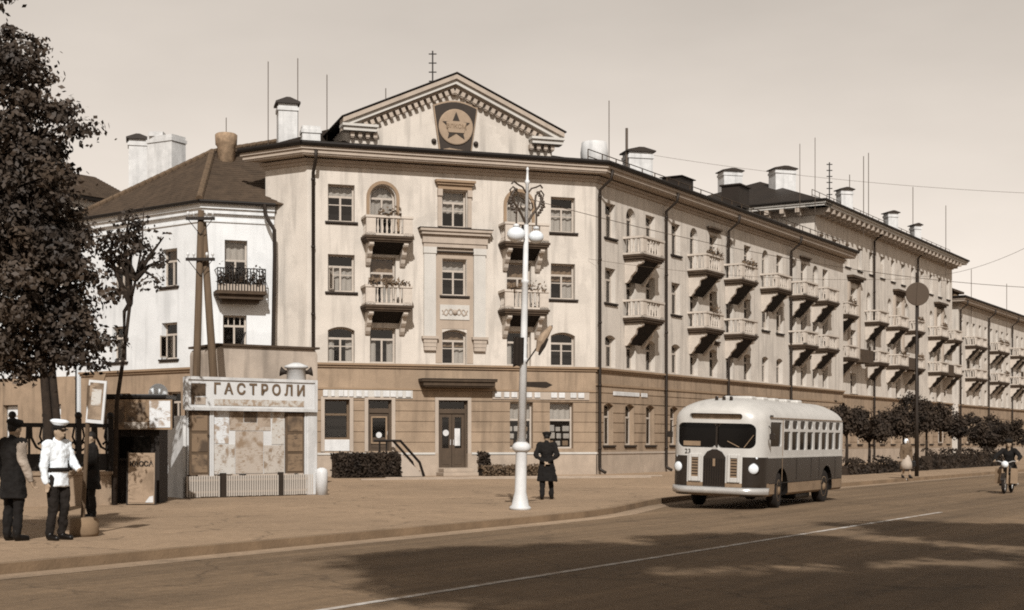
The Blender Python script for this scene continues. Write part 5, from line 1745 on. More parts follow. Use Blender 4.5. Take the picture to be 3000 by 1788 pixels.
# stained pavilion behind the hoarding and its loudspeaker drum
pv0 = at(634, 1200, 46.5); pv1 = at(930, 1200, 48.6)
pav = thing('pavilion', 'stained plaster pavilion wall standing behind the billboard', 'pavilion', (pv0.x, pv0.y, 0))
fp = Facade((pv0.x, pv0.y), (pv1.x, pv1.y), pav)
mb = MB(); o = rrect(0, fp.W, 0, 4.62, .22); mb.prism([(x, max(0, z)) for x, z in o], 0, 2.2); mb.build('pavilion_wall', mat('blotched_plaster', 176, 1.1, .9, .25, .7, 6, .3, 12, stain=.55), pav, fp.M)
mb = MB(); mb.box(-.02, fp.W + .04, -.1, 2.3, 4.63, 4.7); mb.build('coping', M_STONED, pav, fp.M)
mb = MB(); mb.tube([(fp.W * .30, .5, 4.7), (fp.W * .34, .5, 5.15)], .025, 6); mb.build('vent_pipe', M_GUTTER, pav, fp.M)
dm0 = at(868, 1100, 43.5)
dm = thing('loudspeaker_post', 'white drum with dark horn loudspeakers on a post behind the billboard', 'loudspeaker', (dm0.x, dm0.y, 0))
mb = MB(); mb.tube([(0, 0, 0), (0, 0, 3.2)], .06, 8); mb.build('post', M_LAMP, dm)
mb = MB(); mb.lathe([(.28, 3.15), (.30, 3.2), (.29, 3.72), (.36, 3.74), (.36, 3.80), (.1, 3.9)], 20); mb.build('drum', M_LAMP, dm, None, True)
for sx in (-1, 1):
    mb = MB(); mb.lathe([(.05, 0), (.07, .1), (.15, .22)], 12); put(mb.mesh('horn', M_SILL, True), 'horn', dm, T(sx * .26, 0, 3.6) @ Matrix.Rotation(sx * R(80), 4, 'Y'))

# ---------------------------------------------------------------- wooden utility pole
up0 = at(592, 1300, 44.0)
upole = thing('utility_pole', 'wooden twin legged utility pole with two crossarms before the white house', 'utility pole', (up0.x, up0.y, 0))
def upt(px, py, Y=44.0):
    p = at(px * V, py * V, Y); return (p.x - up0.x, p.y - up0.y, p.z)
mb = MB(); a_ = upt(489, 512); b_ = upt(478, 905); mb.tube([(b_[0] - .1, 0, 0), b_, a_], [.13, .12, .095], 10); mb.build('pole', M_WOOD, upole, None, True)
mb = MB(); b_ = upt(517, 905); mb.tube([(b_[0] + .14, .1, 0), (b_[0], .1, b_[2]), (a_[0] + .03, .15, a_[2] - .35)], [.14, .125, .10], 10); mb.build('brace_pole', M_WOOD, upole, None, True)
for py, w in ((533, .85), (632, .86)):
    c_ = upt(489, py)
    mb = MB(); mb.box(c_[0] - .44, c_[0] + .44, -.16, -.07, c_[2] - .045, c_[2] + .045); ca = mb.build('crossarm', M_KD, upole)
    for dx in (-.38, -.2, .2, .38):
        mb = MB(); mb.lathe([(.015, 0), (.015, .06), (.04, .08), (.045, .13), (.02, .17)], 10); put(mb.mesh('insulator', M_LAMP, True), 'insulator', ca, T(c_[0] + dx, -.11, c_[2] + .045))
    mb = MB(); mb.tube([(c_[0] - .36, -.12, c_[2] - .04), (c_[0], -.12, c_[2] - .5)], .012, 5); mb.tube([(c_[0] + .36, -.12, c_[2] - .04), (c_[0], -.12, c_[2] - .5)], .012, 5); mb.build('arm_stay', M_IRON, upole)

# ---------------------------------------------------------------- iron fence with lyre panels
fe0, fe1 = at(30 * V, 1300, 33.0), at(268 * V, 1300, 34.2)
fen = thing('iron_fence', 'black iron fence with lyre panels on a low wall behind the policeman', 'fence', (fe0.x, fe0.y, 0))
fF = Facade((fe0.x, fe0.y), (fe1.x, fe1.y), fen)
mb = MB(); mb.box(0, fF.W, -.1, .15, 0, .72); mb.box(-.04, fF.W + .04, -.14, .19, .72, .8); mb.build('low_wall', M_BASE, fen, fF.M)
mb = MB(); mb.box(0, fF.W, -.03, .03, 1.84, 1.94); mb.build('top_rail', M_IRON, fen, fF.M)
mb = MB(); mb.box(0, fF.W, -.02, .02, .82, 1.22); mb.build('kick_panel', M_IRON, fen, fF.M)
npn = 3
for i in range(npn + 1):
    mb = MB(); x = fF.W * i / npn; mb.box(x - .06, x + .06, -.06, .06, .8, 2.05); mb.sphere((x, 0, 2.12), .09, 10, 7); mb.build('fence_post', M_IRON, fen, fF.M)
for i in range(npn):
    x = fF.W * (i + .5) / npn
    mb = MB()
    for sx in (-1, 1):
        mb.tube([(x + sx * .04, 0, 1.84), (x + sx * .05, 0, 1.6), (x + sx * .16, 0, 1.38), (x + sx * .30, 0, 1.30), (x + sx * .33, 0, 1.42), (x + sx * .26, 0, 1.5), (x + sx * .20, 0, 1.44)], .032, 6)
        mb.tube([(x + sx * .28, 0, 1.84), (x + sx * .24, 0, 1.62), (x + sx * .30, 0, 1.48)], .025, 6)
    mb.tube([(x, 0, 1.22), (x, 0, 1.84)], .028, 6)
    mb.build('lyre_panel', M_IRON, fen, fF.M)

# ---------------------------------------------------------------- leaning poster sign in a tub
sg0 = gnd(247, 1571)
sgn = thing('poster_sign', 'leaning pole with a tilted poster standing in a round tub beside the policeman', 'sign', (sg0.x, sg0.y, 0))
mb = MB(); mb.lathe([(.21, 0), (.23, .05), (.22, .28), (.19, .30)], 20); mb.build('tub', mat('grey_tub', 112, .95, .9, .15, 3), sgn, None, True)
tp = at(262, 1222, 22.8); bt = (-.03, 0, .2)
mb = MB(); mb.tube([bt, (tp.x - sg0.x, -.1, tp.z), (tp.x - sg0.x + .03, -.12, tp.z + .5)], .035, 8); mb.build('pole', M_WOOD, sgn)
cp = at(287, 1178, 22.75)
mb = MB(); mb.box(-.155, .155, -.012, .012, -.34, .34); pc = mb.build('poster_board', M_BOARD, sgn, T(cp.x - sg0.x, -.16, cp.z) @ Matrix.Rotation(R(5), 4, 'Y') @ RZ(R(-14)))
mb = MB(); mb.box(-.125, .115, -.02, -.0125, -.28, .30); mb.build('poster', print_mat('sign_print', 150, 84, 8, .8), pc)
mb = MB(); mb.box(-.08, .09, -.026, -.0205, -.06, .20); mb.build('notice', print_mat('sign_notice', 206, 150, 14, .5), pc)
mb = MB(); mb.prism([(-.1, .34), (.1, .34), (.13, .46), (.02, .42), (-.05, .48)], -.012, .012); mb.build('torn_top', M_SKIRT, pc)

# ---------------------------------------------------------------- mast with a round disc, seen from behind
mp0 = street(2229 * V, -17.4, px=True)
mast = thing('sign_mast', 'slender steel mast with a large dark round disc before the far block', 'sign', (mp0.x, mp0.y, 0))
zc = at(2229 * V, 716 * V, mp0.y).z; rd = 28.5 * V / FPX * mp0.y
mb = MB(); mb.tube([(0, 0, 0), (0, 0, 2.5), (0, 0, zc + .95)], [.09, .075, .05], 10); mb.build('mast_pole', M_PIPE, mast, None, True)
mb = MB(); mb.lathe([(rd, -.02), (rd, .02), (rd * .96, .03)], 32); put(mb.mesh('disc', mat('disc_back', 68, 1.1, .7, .08, 3)), 'disc', mast, T(0, -.12, zc) @ Matrix.Rotation(R(90), 4, 'X'))

# ---------------------------------------------------------------- beds and steps at the shop fronts
pl0 = ff.M @ Vector((ff.u(781), -2.4, 0)); pl1 = ff.M @ Vector((ff.u(936), -2.4, 0))
def hedge(name, label, x0, x1, y0, y1, h, F, seed, n, m=M_LEAFD, cat='hedge'):
    rnd = random.Random(seed)
    t = thing(name, label, cat, tuple((F.M @ Vector(((x0 + x1) / 2, (y0 + y1) / 2, 0)) + F.root.location)), F.a)
    w, d = x1 - x0, y1 - y0
    mb = MB(); mb.box(-w / 2 + .06, w / 2 - .06, -d / 2 + .05, d / 2 - .05, 0, h - .1); mb.build('twigs', M_LEAFD, t)
    mb = MB()
    for _ in range(n):
        f = rnd.random()
        x, y, z = rnd.uniform(-w / 2, w / 2), rnd.uniform(-d / 2, d / 2), rnd.uniform(0, h)
        if f < .5: y = -d / 2 + rnd.gauss(0, .04)
        elif f < .85: z = h + rnd.gauss(0, .05)
        elif f < .93: x = w / 2 + rnd.gauss(0, .04)
        leaf(mb, Vector((x, y, max(.03, z))), rnd.uniform(.05, .10), rnd)
    mb.build('foliage', m, t)
    return t
hedge('clipped_hedge', 'dark clipped hedge below the shop windows of the corner building', ff.u(781), ff.u(935), -2.9, -2.0, .95, ff, 3, 2600)
stp = thing('shop_steps', 'plank ramp with slanting dark handrails at the shop side door', 'steps', tuple(ff.M @ Vector((ff.u(955), -1.1, 0)) + main.location), ff.a)
mb = MB(); mb.prism([(-.85, .02), (1.0, .02), (-.1, 1.05), (-.85, 1.05)], -.6, .6); mb.build('ramp', M_TRIM, stp)
for y in (-.68, .62):
    mb = MB(); mb.tube([(-.95, y, 1.55), (-.1, y, 1.55), (.75, y, .62), (.95, y, .02)], .06, 6); mb.build('handrail', M_GUTTER, stp)
    mb = MB(); mb.tube([(-.7, y, 0), (-.7, y, 1.55)], .04, 6); mb.build('rail_post', M_GUTTER, stp)
for i in range(5):
    mb = MB(); x = -.1 + i * .22; mb.box(x - .02, x + .03, -.58, .58, 1.05 - i * .2 - .12, 1.07 - i * .2 - .0); mb.build('cleat', M_WOOD, stp)
ds = thing('door_steps', 'worn stone steps before the shop main door', 'steps', tuple(ff.M @ Vector((u3, -.5, 0)) + main.location), ff.a)
for i in range(2):
    mb = MB(); mb.box(-.8 + i * .1, .8 - i * .1, -.8 + i * .3, .42, i * .165, (i + 1) * .165); bevel(mb.build('step', M_PLINTH, ds), .02)
hedge('flower_bed', 'low ragged flower bed under the shop windows right of the door', ff.u(1150), ff.u(1300), -1.6, -.5, .38, ff, 9, 1500, M_FLOW, 'flower bed')
shb = hedge('shrub', 'dark upright shrub beside the shop main door', ff.u(1153), ff.u(1176), -.9, -.45, .95, ff, 19, 500, M_LEAFD, 'shrub')
# pale edging strips on the pavement before the corner
for i, (off_, a, b) in enumerate(((-4.0, 2.5, ff.W + 1.5), (-6.2, 1.0, ff.W))):
    mb = MB(); mb.box(a, b, off_ - .09, off_ + .09, .004, .05); o = mb.build('path_edging', M_PLINTH, None, T(A.x, A.y, 0) @ ff.M)
    structure(o)

# ---------------------------------------------------------------- trees
def crown(parent, blobs, n_clump, per, size, m, seed, spread=.34, name='crown', limbs_from=None, limb_n=14):
    """Clumps of leaf-sized faces spread through overlapping ellipsoids (centre, radii)."""
    rnd = random.Random(seed)
    wts = [b[1][0] * b[1][1] * b[1][2] for b in blobs]
    mb = MB(); cl = []
    for _ in range(n_clump):
        c, r = rnd.choices(blobs, wts)[0]
        d = Vector((rnd.gauss(0, 1), rnd.gauss(0, 1), rnd.gauss(0, 1))); d.normalize()
        k = rnd.random() ** .45
        p = Vector((c[0] + d.x * r[0] * k, c[1] + d.y * r[1] * k, c[2] + d.z * r[2] * k))
        cl.append(p)
        sp = spread * rnd.uniform(.6, 1.25)
        for _ in range(int(per * rnd.uniform(.6, 1.3))):
            q = p + Vector((rnd.gauss(0, sp), rnd.gauss(0, sp), rnd.gauss(0, sp * .62)))
            leaf(mb, q, size * rnd.uniform(.65, 1.3), rnd, (q - p) * (1.0 / sp) + (p - Vector(c)) * .5 + Vector((0, 0, .7)))
    o = mb.build(name, m, parent)
    if limbs_from:
        for i in range(limb_n):
            p = cl[(i * 37) % len(cl)]
            b = Vector(limbs_from[i % len(limbs_from)])
            mid = b.lerp(p, .5) + Vector((rnd.gauss(0, .15), rnd.gauss(0, .15), rnd.uniform(0, .3)))
            q = MB(); q.tube([b, mid, p], [.07, .045, .015], 6); q.build('limb', M_BARK, parent)
    return o

def vp(px, py, Y, base):
    p = at(px * V, py * V, Y); return Vector((p.x - base.x, p.y - base.y, p.z))

b0 = at(138 * V, 1300, 31.0); b0.z = 0
big = thing('broadleaf_tree', 'large dark leafy tree with twin trunks filling the left edge', 'tree', tuple(b0))
mb = MB(); mb.tube([(-.02, 0, 0), vp(118, 1050, 31, b0), vp(107, 905, 31, b0), vp(90, 760, 31, b0), vp(70, 500, 31, b0), vp(40, 150, 31, b0)], [.13, .10, .09, .085, .06, .02], 10); mb.build('trunk', M_BARK, big, None, True)
mb = MB(); mb.tube([(.12, .1, 0), vp(140, 1050, 31.1, b0), vp(127, 905, 31.1, b0), vp(125, 760, 31.1, b0), vp(140, 560, 31.1, b0), vp(120, 330, 31.1, b0)], [.12, .09, .08, .07, .05, .02], 10); mb.build('trunk', M_BARK, big, None, True)
px2m = V / FPX * 31.0
bl = []
for (x, y, r, dy) in ((-40, -60, 95, 0), (5, 140, 100, .1), (60, 235, 92, -.2), (105, 318, 92, 0), (20, 400, 140, .3), (95, 470, 105, -.3), (95, 575, 125, .2), (165, 640, 92, -.2), (60, 720, 150, 0), (165, 770, 85, .2),
                      (155, 838, 88, -.1), (40, 840, 105, .1), (-80, 250, 150, .2), (-100, 560, 170, 0), (15, 900, 70, 0), (228, 690, 48, .1), (225, 845, 55, 0), (232, 610, 40, .2), (262, 720, 30, 0), (255, 790, 30, -.2), (255, 868, 36, .1), (150, 250, 40, .1), (180, 320, 38, -.2), (205, 345, 24, 0), (185, 430, 30, .2), (190, 520, 42, 0)):
    c = vp(x, y, 31 + dy, b0); rr = r * px2m
    bl.append((c, (rr * .93, rr * 1.1, rr * .85)))
crown(big, bl, 560, 95, .068, M_LEAF, 11, .18, limbs_from=[vp(90, 760, 31, b0), vp(70, 500, 31, b0), vp(125, 760, 31.1, b0), vp(140, 560, 31.1, b0)], limb_n=30)

s0 = at(284 * V, 1300, 34.0); s0.z = 0
slim = thing('slender_tree', 'slender leaning young tree with sparse leaves before the white house', 'tree', tuple(s0))
mb = MB(); mb.tube([(-.05, 0, 0), vp(284, 980, 34, s0), vp(300, 870, 34, s0), vp(316, 740, 34, s0), vp(330, 680, 34, s0), vp(345, 600, 34, s0), vp(350, 500, 34, s0)], [.06, .052, .046, .04, .032, .022, .01], 8); mb.build('trunk', M_BARK, slim, None, True)
bl = []
k34 = V / FPX * 34
for (x, y, r) in ((300, 575, 42), (345, 545, 30), (365, 600, 30), (275, 610, 40), (345, 490, 20), (385, 555, 16), (392, 635, 20), (372, 680, 18), (290, 660, 30), (330, 620, 26), (310, 530, 24), (385, 715, 12), (320, 700, 18), (400, 575, 10), (280, 840, 26)):
    c = vp(x, y, 34 + random.uniform(-.4, .4), s0); rr = r * k34; bl.append((c, (rr, rr * 1.2, rr * .8)))
crown(slim, bl, 62, 18, .062, M_LEAF, 23, .14, limbs_from=[vp(316, 740, 34, s0), vp(330, 680, 34, s0), vp(345, 600, 34, s0)], limb_n=18)

# clipped street trees in front of the far blocks
names = ['rearmost', '']
st_trees = [(2058, 1028, 30, 26, 'small dark street tree just behind the bus'), (2113, 1050, 30, 24, 'small round street tree right of the bus'),
            (2196, 1030, 40, 34, 'bushy street tree left of the disc mast'), (2252, 1020, 44, 42, 'taller bushy street tree right of the disc mast'),
            (2330, 1040, 44, 38, 'dense street tree left of the motorcyclist, nearest the woman'), (2392, 1062, 40, 32, 'dense street tree second from the motorcyclist'),
            (2447, 1055, 36, 36, 'dense street tree directly behind the motorcyclist')]
for i, (x, y, rx, rz_, lab) in enumerate(st_trees):
    g = street(x * V, -21.5, px=True)
    t = thing('street_tree', lab, 'tree', (g.x, g.y, 0), 0, 'clipped street trees along the pavement')
    k = V / FPX * g.y
    cz = at(x * V, y * V, g.y).z
    mb = MB(); mb.tube([(0, 0, 0), (.03, 0, cz * .5), (0, 0, cz)], [.085, .07, .04], 8); mb.build('trunk', M_BARK, t, None, True)
    rx, rz_ = rx * 1.15, rz_ * 1.12
    bl = [((0, 0, cz), (rx * k * .8, rx * k * .8, rz_ * k * .8))]
    rnd = random.Random(i + 50)
    bl = [(bl[0][0], tuple(v * .7 for v in bl[0][1]))]
    for _ in range(7):
        sc_ = rnd.uniform(.28, .55)
        bl.append(((rnd.uniform(-.95, .95) * rx * k, rnd.uniform(-.7, .7) * rx * k, cz + rnd.uniform(-.45, .8) * rz_ * k), (rx * k * sc_, rx * k * sc_, rz_ * k * sc_)))
    crown(t, bl, 210, 30, .08, M_LEAFD, 70 + i, .17, limbs_from=[(0, 0, cz * .75)], limb_n=6)
# low hedge along the carriageway, in runs
for i, (a, b, h, lab) in enumerate(((2062, 2190, .5, 'low dark hedge between the bus and the walking woman'), (2215, 2262, .6, 'short dark hedge just right of the walking woman'), (2268, 2440, .85, 'long dark hedge below the dense street trees'))):
    p, q = street(a * V, -20.6, px=True), street(b * V, -20.6, px=True)
    root = thing('low_hedge', lab, 'hedge', (p.x, p.y, 0), math.atan2(q.y - p.y, q.x - p.x), 'hedges along the pavement')
    w = (q - p).length; rnd = random.Random(90 + i)
    mb = MB(); mb.box(.05, w - .05, .05, .65, 0, h - .1); mb.build('twigs', M_LEAFD, root)
    mb = MB()
    for _ in range(int(w * 110)):
        f = rnd.random(); x, y, z = rnd.uniform(0, w), rnd.uniform(0, .7), rnd.uniform(0, h)
        if f < .55: y = rnd.gauss(0, .05)
        else: z = h + rnd.gauss(0, .07)
        z += .16 * math.sin(x * 1.3 + i) * (z / h) + .1 * math.sin(x * 3.7)
        leaf(mb, Vector((x, y, max(.02, z))), rnd.uniform(.05, .11), rnd)
    mb.build('foliage', M_LEAFD, root)

# tall roadside limes behind the photographer; their shade lies across the road, last two added to block sky light
for i, (x, y, h, r, lab) in enumerate(((1.7, -2.3, 17.0, 2.4, 'tall lime directly behind the photographer, casting the leftmost shade'), (5.2, 2.4, 15.0, 2.6, 'tall lime just right of the photographer'),
                                       (9.6, 5.6, 15.0, 2.8, 'tall lime farthest right and ahead of the photographer'), (2.4, -4.6, 14.6, 3.2, 'tall lime behind and right of the photographer'),
                                       (6.6, -3.6, 14.6, 3.4, 'tall lime in the second row right of the photographer'), (10.6, -.6, 14.8, 3.6, 'tall lime at the right end of the second row'),
                                       (-8.1, 6.0, 14.6, 1.8, 'tall lime left of the photographer, shading the standing men'), (-5.5, -12.0, 12, 3.6, 'added unseen lime far behind and left of the photographer, blocking sky light'), (3.5, -13, 12, 3.6, 'added unseen lime far behind the photographer, blocking sky light'))):
    t = thing('lime_tree', lab, 'tree', (x, y, -.13), 0, 'tall limes behind the photographer')
    mb = MB(); mb.tube([(0, 0, 0), (.05, .05, h * .4), (0, 0, h)], [.22, .17, .06], 10); mb.build('trunk', M_BARK, t, None, True)
    rnd = random.Random(200 + i)
    bl = [((0, 0, h), (r * .8, r * .8, 1.5))] + [((rnd.uniform(-.7, .7) * r, rnd.uniform(-.7, .7) * r, h + rnd.uniform(-1.2, 1.4)), (r * .5, r * .5, .7)) for _ in range(5)]
    crown(t, bl, 330, 36, .17, M_LEAF, 300 + i, .26, limbs_from=[(0, 0, h * .8)], limb_n=8)

# unseen block added behind the photographer to darken reflections in the window glass
O0, O1 = Vector((46, -34)), Vector((-44, -26))
opp = thing('apartment_building', 'added pale apartment block behind the photographer, unseen, mirrored in the window glass', 'building', (O0.x, O0.y, 0))
fo = Facade(O0, O1, opp); wo_ = Wall(fo)
for i in range(22):
    for (z0, z1) in ((1.4, 3.3), (5.0, 6.6), (8.0, 9.6), (11.0, 12.6)):
        wo_.window(fo.W * (i + .5) / 22, 1.2, z0, z1, 0, 'std', sill=False, cur=-1)
wo_.build(0, 13.6, M_WALL, 'wall'); cornice(fo, 13.6)
mb = MB(); mb.box(0, fo.W, 1.2, 10, 0, 13.5); mb.build('building_body', M_WALL, opp, fo.M)
hip_roof(opp, fo, 10, 14.35, 2.2, .5)

# ---------------------------------------------------------------- people
M_SKIN = mat('skin', 150, 1.0, .6, .05, 8, spec=.3)
M_TUNIC = mat('white_tunic', 250, 1.0, .8, .03, 3)
M_NAVY = mat('dark_cloth', 26, 1.1, .9, .2, 6, 4, .2, 40)
M_BLACKC = mat('black_cloth', 17, 1.1, .9, .2, 6, 4, .2, 40)
M_BOOT = mat('boot_leather', 16, 1.1, .4, .1, 6)
M_PALES = mat('pale_shirt', 176, 1.1, .85, .08, 6)
M_GREYD = mat('grey_dress', 92, 1.1, .9, .2, 6)
M_HAIR = mat('dark_hair', 22, 1.1, .7, .2, 12)

FOLDS = bpy.data.textures.new('folds', 'CLOUDS'); FOLDS.noise_scale = .11; FOLDS.noise_depth = 2

def remesh(o, vox, sm=3):
    r = o.modifiers.new('skin', 'REMESH'); r.mode = 'VOXEL'; r.voxel_size = vox; r.use_smooth_shade = True
    s = o.modifiers.new('soften', 'SMOOTH'); s.factor = .5; s.iterations = sm
    if o.name.split('.')[0] in ('coat', 'jacket', 'trousers', 'shirt_sleeve'):
        d = o.modifiers.new('folds', 'DISPLACE'); d.texture = FOLDS; d.strength = .05; d.mid_level = .5; d.texture_coords = 'LOCAL'
    return o

def cap(mb, p, q, r0, r1, seg=10):
    p, q = Vector(p), Vector(q)
    mb.tube([p, q], [r0, r1], seg); mb.sphere(p, r0, seg, 6); mb.sphere(q, r1, seg, 6)

def hand(mb, w, d, side, curl=.5):
    """Palm with five bent fingers; d is the forearm direction, side the thumb side."""
    d = Vector(d).normalized(); s = Vector(side) - d * d.dot(Vector(side)); s.normalize(); n = d.cross(s)
    w = Vector(w)
    c = w + d * .05
    for k in (-.5, 0, .5):
        cap(mb, w + s * k * .035, w + d * .085 + s * k * .06, .02, .018, 8)
    for k, ln in zip((-.034, -.011, .012, .034), (.058, .072, .078, .068)):
        a = w + d * .088 + s * k
        b = a + (d * math.cos(curl) + n * math.sin(curl)) * ln * .55
        e = b + (d * math.cos(curl * 2.2) + n * math.sin(curl * 2.2)) * ln * .5
        cap(mb, a, b, .0105, .0095, 6); cap(mb, b, e, .0095, .0085, 6)
    a = w + d * .025 + s * .035
    b = a + (d * .6 + s * .6 + n * .3).normalized() * .045
    cap(mb, a, b, .013, .011, 6); cap(mb, b, b + (d * .9 + n * .35).normalized() * .032, .011, .009, 6)

BASE = dict(pel=(0, 0, .95), hL=(.095, 0, .93), hR=(-.095, 0, .93), kL=(.10, -.02, .51), kR=(-.10, -.02, .51), aL=(.10, .02, .09), aR=(-.10, .02, .09),
            tL=(.12, -.15, .035), tR=(-.12, -.15, .035), ch=(0, .01, 1.28), nk=(0, .015, 1.47), sL=(.185, .01, 1.43), sR=(-.185, .01, 1.43),
            eL=(.25, .03, 1.14), eR=(-.25, .03, 1.14), wL=(.26, -.04, .89), wR=(-.26, -.04, .89), hd=(0, -.02, 1.63))

def person(name, label, loc, rz, H=1.75, pose=None, top=None, hem=.85, flare=.17, pants=None, shoes=None, hat=None, hatm=None, sleeve=True, skirt=None, belt=None, vox=.014, collar=None, vest=None):
    J = {k: Vector(v) for k, v in BASE.items()}
    for k, v in (pose or {}).items():
        J[k] = Vector(v)
    t = thing(name, label, 'person', loc, rz)
    t.scale = (H / 1.75,) * 3
    # body: one continuous surface
    b = MB()
    cap(b, J['nk'] - Vector((0, 0, .06)), J['hd'] - Vector((0, 0, .05)), .058, .052)
    hd = J['hd']
    b.sphere(hd, .1, 16, 12, sz=(.076, .096, .118)); b.sphere(hd + Vector((0, -.03, -.06)), .06, 12, 8, sz=(.052, .06, .055))
    b.sphere(hd + Vector((0, -.105, -.015)), .02, 8, 6, sz=(.015, .026, .026)); b.sphere(hd + Vector((0, -.088, .03)), .03, 8, 6, sz=(.055, .016, .014))
    b.sphere(hd + Vector((0, -.09, -.068)), .02, 8, 6, sz=(.028, .015, .012))
    for s in (-1, 1):
        b.sphere(hd + Vector((s * .078, .01, -.01)), .02, 8, 6, sz=(.014, .022, .034))
    cap(b, J['ch'], J['pel'] + Vector((0, 0, .1)), .13, .12); b.sphere(J['pel'], .15, 12, 8, sz=(.16, .12, .13)); b.sphere(J['ch'], .16, 12, 8, sz=(.175, .115, .17))
    for S in 'LR':
        sx = 1 if S == 'L' else -1
        cap(b, J['ch'] + Vector((sx * .06, 0, .12)), J['s' + S], .08, .062); cap(b, J['s' + S], J['e' + S], .052, .042); cap(b, J['e' + S], J['w' + S], .041, .028)
        hand(b, J['w' + S], J['w' + S] - J['e' + S], Vector((-sx * .3, -1, 0)))
        cap(b, J['h' + S], J['k' + S], .085, .058); cap(b, J['k' + S], J['a' + S], .056, .04); cap(b, J['a' + S] - Vector((0, 0, .03)), J['t' + S], .042, .034)
    body = remesh(b.build('body', M_SKIN, t), vox, 2)
    # clothes follow the body
    if pants:
        q = MB(); q.sphere(J['pel'], .15, 12, 8, sz=(.175, .135, .14))
        for S in 'LR':
            cap(q, J['h' + S], J['k' + S], .105, .078); cap(q, J['k' + S], J['a' + S] + Vector((0, 0, .03)), .076, .066)
        remesh(q.build('trousers', pants, t), vox, 2)
    if skirt:
        q = MB(); ring = []
        z0, z1, r1 = skirt[1], J['pel'].z + .12, skirt[2]
        q.lathe([(r1, z0), (r1 * .92, z0 + (z1 - z0) * .4), (.16, z1 - .08), (.135, z1)], 20, (J['pel'].x, J['pel'].y, 0)); q.build('skirt', skirt[0], t, None, True)
    if shoes:
        q = MB()
        for S in 'LR':
            cap(q, J['a' + S] - Vector((0, 0, .035)), J['t' + S], .055, .046); cap(q, J['a' + S] + Vector((0, 0, .05)), J['a' + S] - Vector((0, 0, .03)), .058, .056)
        remesh(q.build('shoes', shoes, t), vox, 2)
    if top:
        q = MB()
        q.sphere(J['ch'] + Vector((0, 0, .02)), .2, 14, 10, sz=(.205, .145, .20)); cap(q, J['ch'], J['pel'] + Vector((0, 0, .08)), .155, .15, 14)
        pz = J['pel']
        rows, vs_, fs_ = 7, [], []
        for i in range(rows):
            f = i / (rows - 1); z = pz.z + .14 - f * (pz.z + .14 - hem)
            for k in range(16):
                an = 2 * math.pi * k / 16; fold = 1 + .035 * f * math.sin(5 * an)
                vs_.append((pz.x + (.168 + (flare - .15) * f) * fold * math.cos(an), pz.y + (.14 + (flare - .16) * f) * fold * math.sin(an), z))
        for i in range(rows - 1):
            for k in range(16):
                fs_.append((i * 16 + k, (i + 1) * 16 + k, (i + 1) * 16 + (k + 1) % 16, i * 16 + (k + 1) % 16))
        fs_ += [tuple(range(16)), tuple(range(rows * 16 - 1, (rows - 1) * 16 - 1, -1))]
        q.add(vs_, fs_)
        cap(q, J['nk'] - Vector((0, 0, .05)), J['nk'] + Vector((0, -.005, .02)), .075, .07)
        for S in 'LR':
            sx = 1 if S == 'L' else -1
            cap(q, J['ch'] + Vector((sx * .06, 0, .11)), J['s' + S], .10, .085)
            if sleeve or S == 'L':
                cap(q, J['s' + S], J['e' + S], .08, .066); cap(q, J['e' + S], J['e' + S].lerp(J['w' + S], .93), .064, .048)
        remesh(q.build('coat' if hem < .8 else 'jacket', top, t), vox, 3)
        if not sleeve:
            q = MB(); cap(q, J['sR'], J['eR'], .082, .07); cap(q, J['eR'], J['eR'].lerp(J['wR'], .93), .068, .05); remesh(q.build('shirt_sleeve', M_PALES, t), vox, 2)
    if belt:
        q = MB(); z = J['pel'].z + .11
        q.lathe([(.185, -.03), (.19, 0), (.185, .03)], 24); o = q.build('belt', belt, t, T(J['pel'].x, J['pel'].y, z) @ Matrix.Diagonal((1, .86, 1, 1)), True)
    # hair, eyes and headgear
    q = MB(); q.sphere(hd + Vector((0, .018, .03)), .1, 14, 10, sz=(.083, .092, .098)); q.build('hair', M_HAIR, t, None, True)
    q = MB()
    for s in (-1, 1):
        q = MB(); q.sphere(hd + Vector((s * .031, -.088, .008)), .011, 8, 6); q.build('eye', M_BLACK, t)
    if hat == 'peaked':
        q = MB(); q.lathe([(.094, .0), (.096, .05), (.135, .085), (.14, .105), (.10, .125), (.02, .13)], 24); q.build('cap', hatm, t, T(hd.x, hd.y + .005, hd.z + .055) @ Matrix.Rotation(R(8), 4, 'X'), True)
        q = MB(); q.lathe([(.097, .0), (.098, .048)], 24); q.build('cap_band', M_NAVY, t, T(hd.x, hd.y + .005, hd.z + .052) @ Matrix.Rotation(R(8), 4, 'X'))
        q = MB(); q.prism_z([(-.08, -.05), (-.06, -.12), (0, -.15), (.06, -.12), (.08, -.05)], 0, .012); q.build('visor', M_BLACK, t, T(hd.x, hd.y, hd.z + .05) @ Matrix.Rotation(R(14), 4, 'X'))
    elif hat == 'flat':
        q = MB(); q.lathe([(.098, 0), (.102, .035), (.125, .06), (.11, .10), (.03, .115)], 20); q.build('cap', hatm, t, T(hd.x, hd.y, hd.z + .045) @ Matrix.Rotation(R(6), 4, 'X'), True)
        q = MB(); q.prism_z([(-.075, -.06), (-.05, -.13), (.05, -.13), (.075, -.06)], 0, .015); q.build('visor', hatm, t, T(hd.x, hd.y, hd.z + .05))
    elif hat == 'brim':
        q = MB(); q.lathe([(.155, 0), (.16, .008), (.10, .02), (.098, .10), (.07, .115), (.02, .10)], 24); q.build('hat', hatm, t, T(hd.x, hd.y, hd.z + .05), True)
    elif hat == 'scarf':
        q = MB(); q.sphere(hd + Vector((0, .015, .01)), .11, 16, 12, sz=(.098, .108, .132)); q.prism([(-.06, -.02), (.06, -.02), (0, -.16)], .04, .1)
        o = q.build('headscarf', hatm, t, None, True)
    return t

def feet(px, py):
    g = gnd(px, py); return (g.x, g.y, 0)

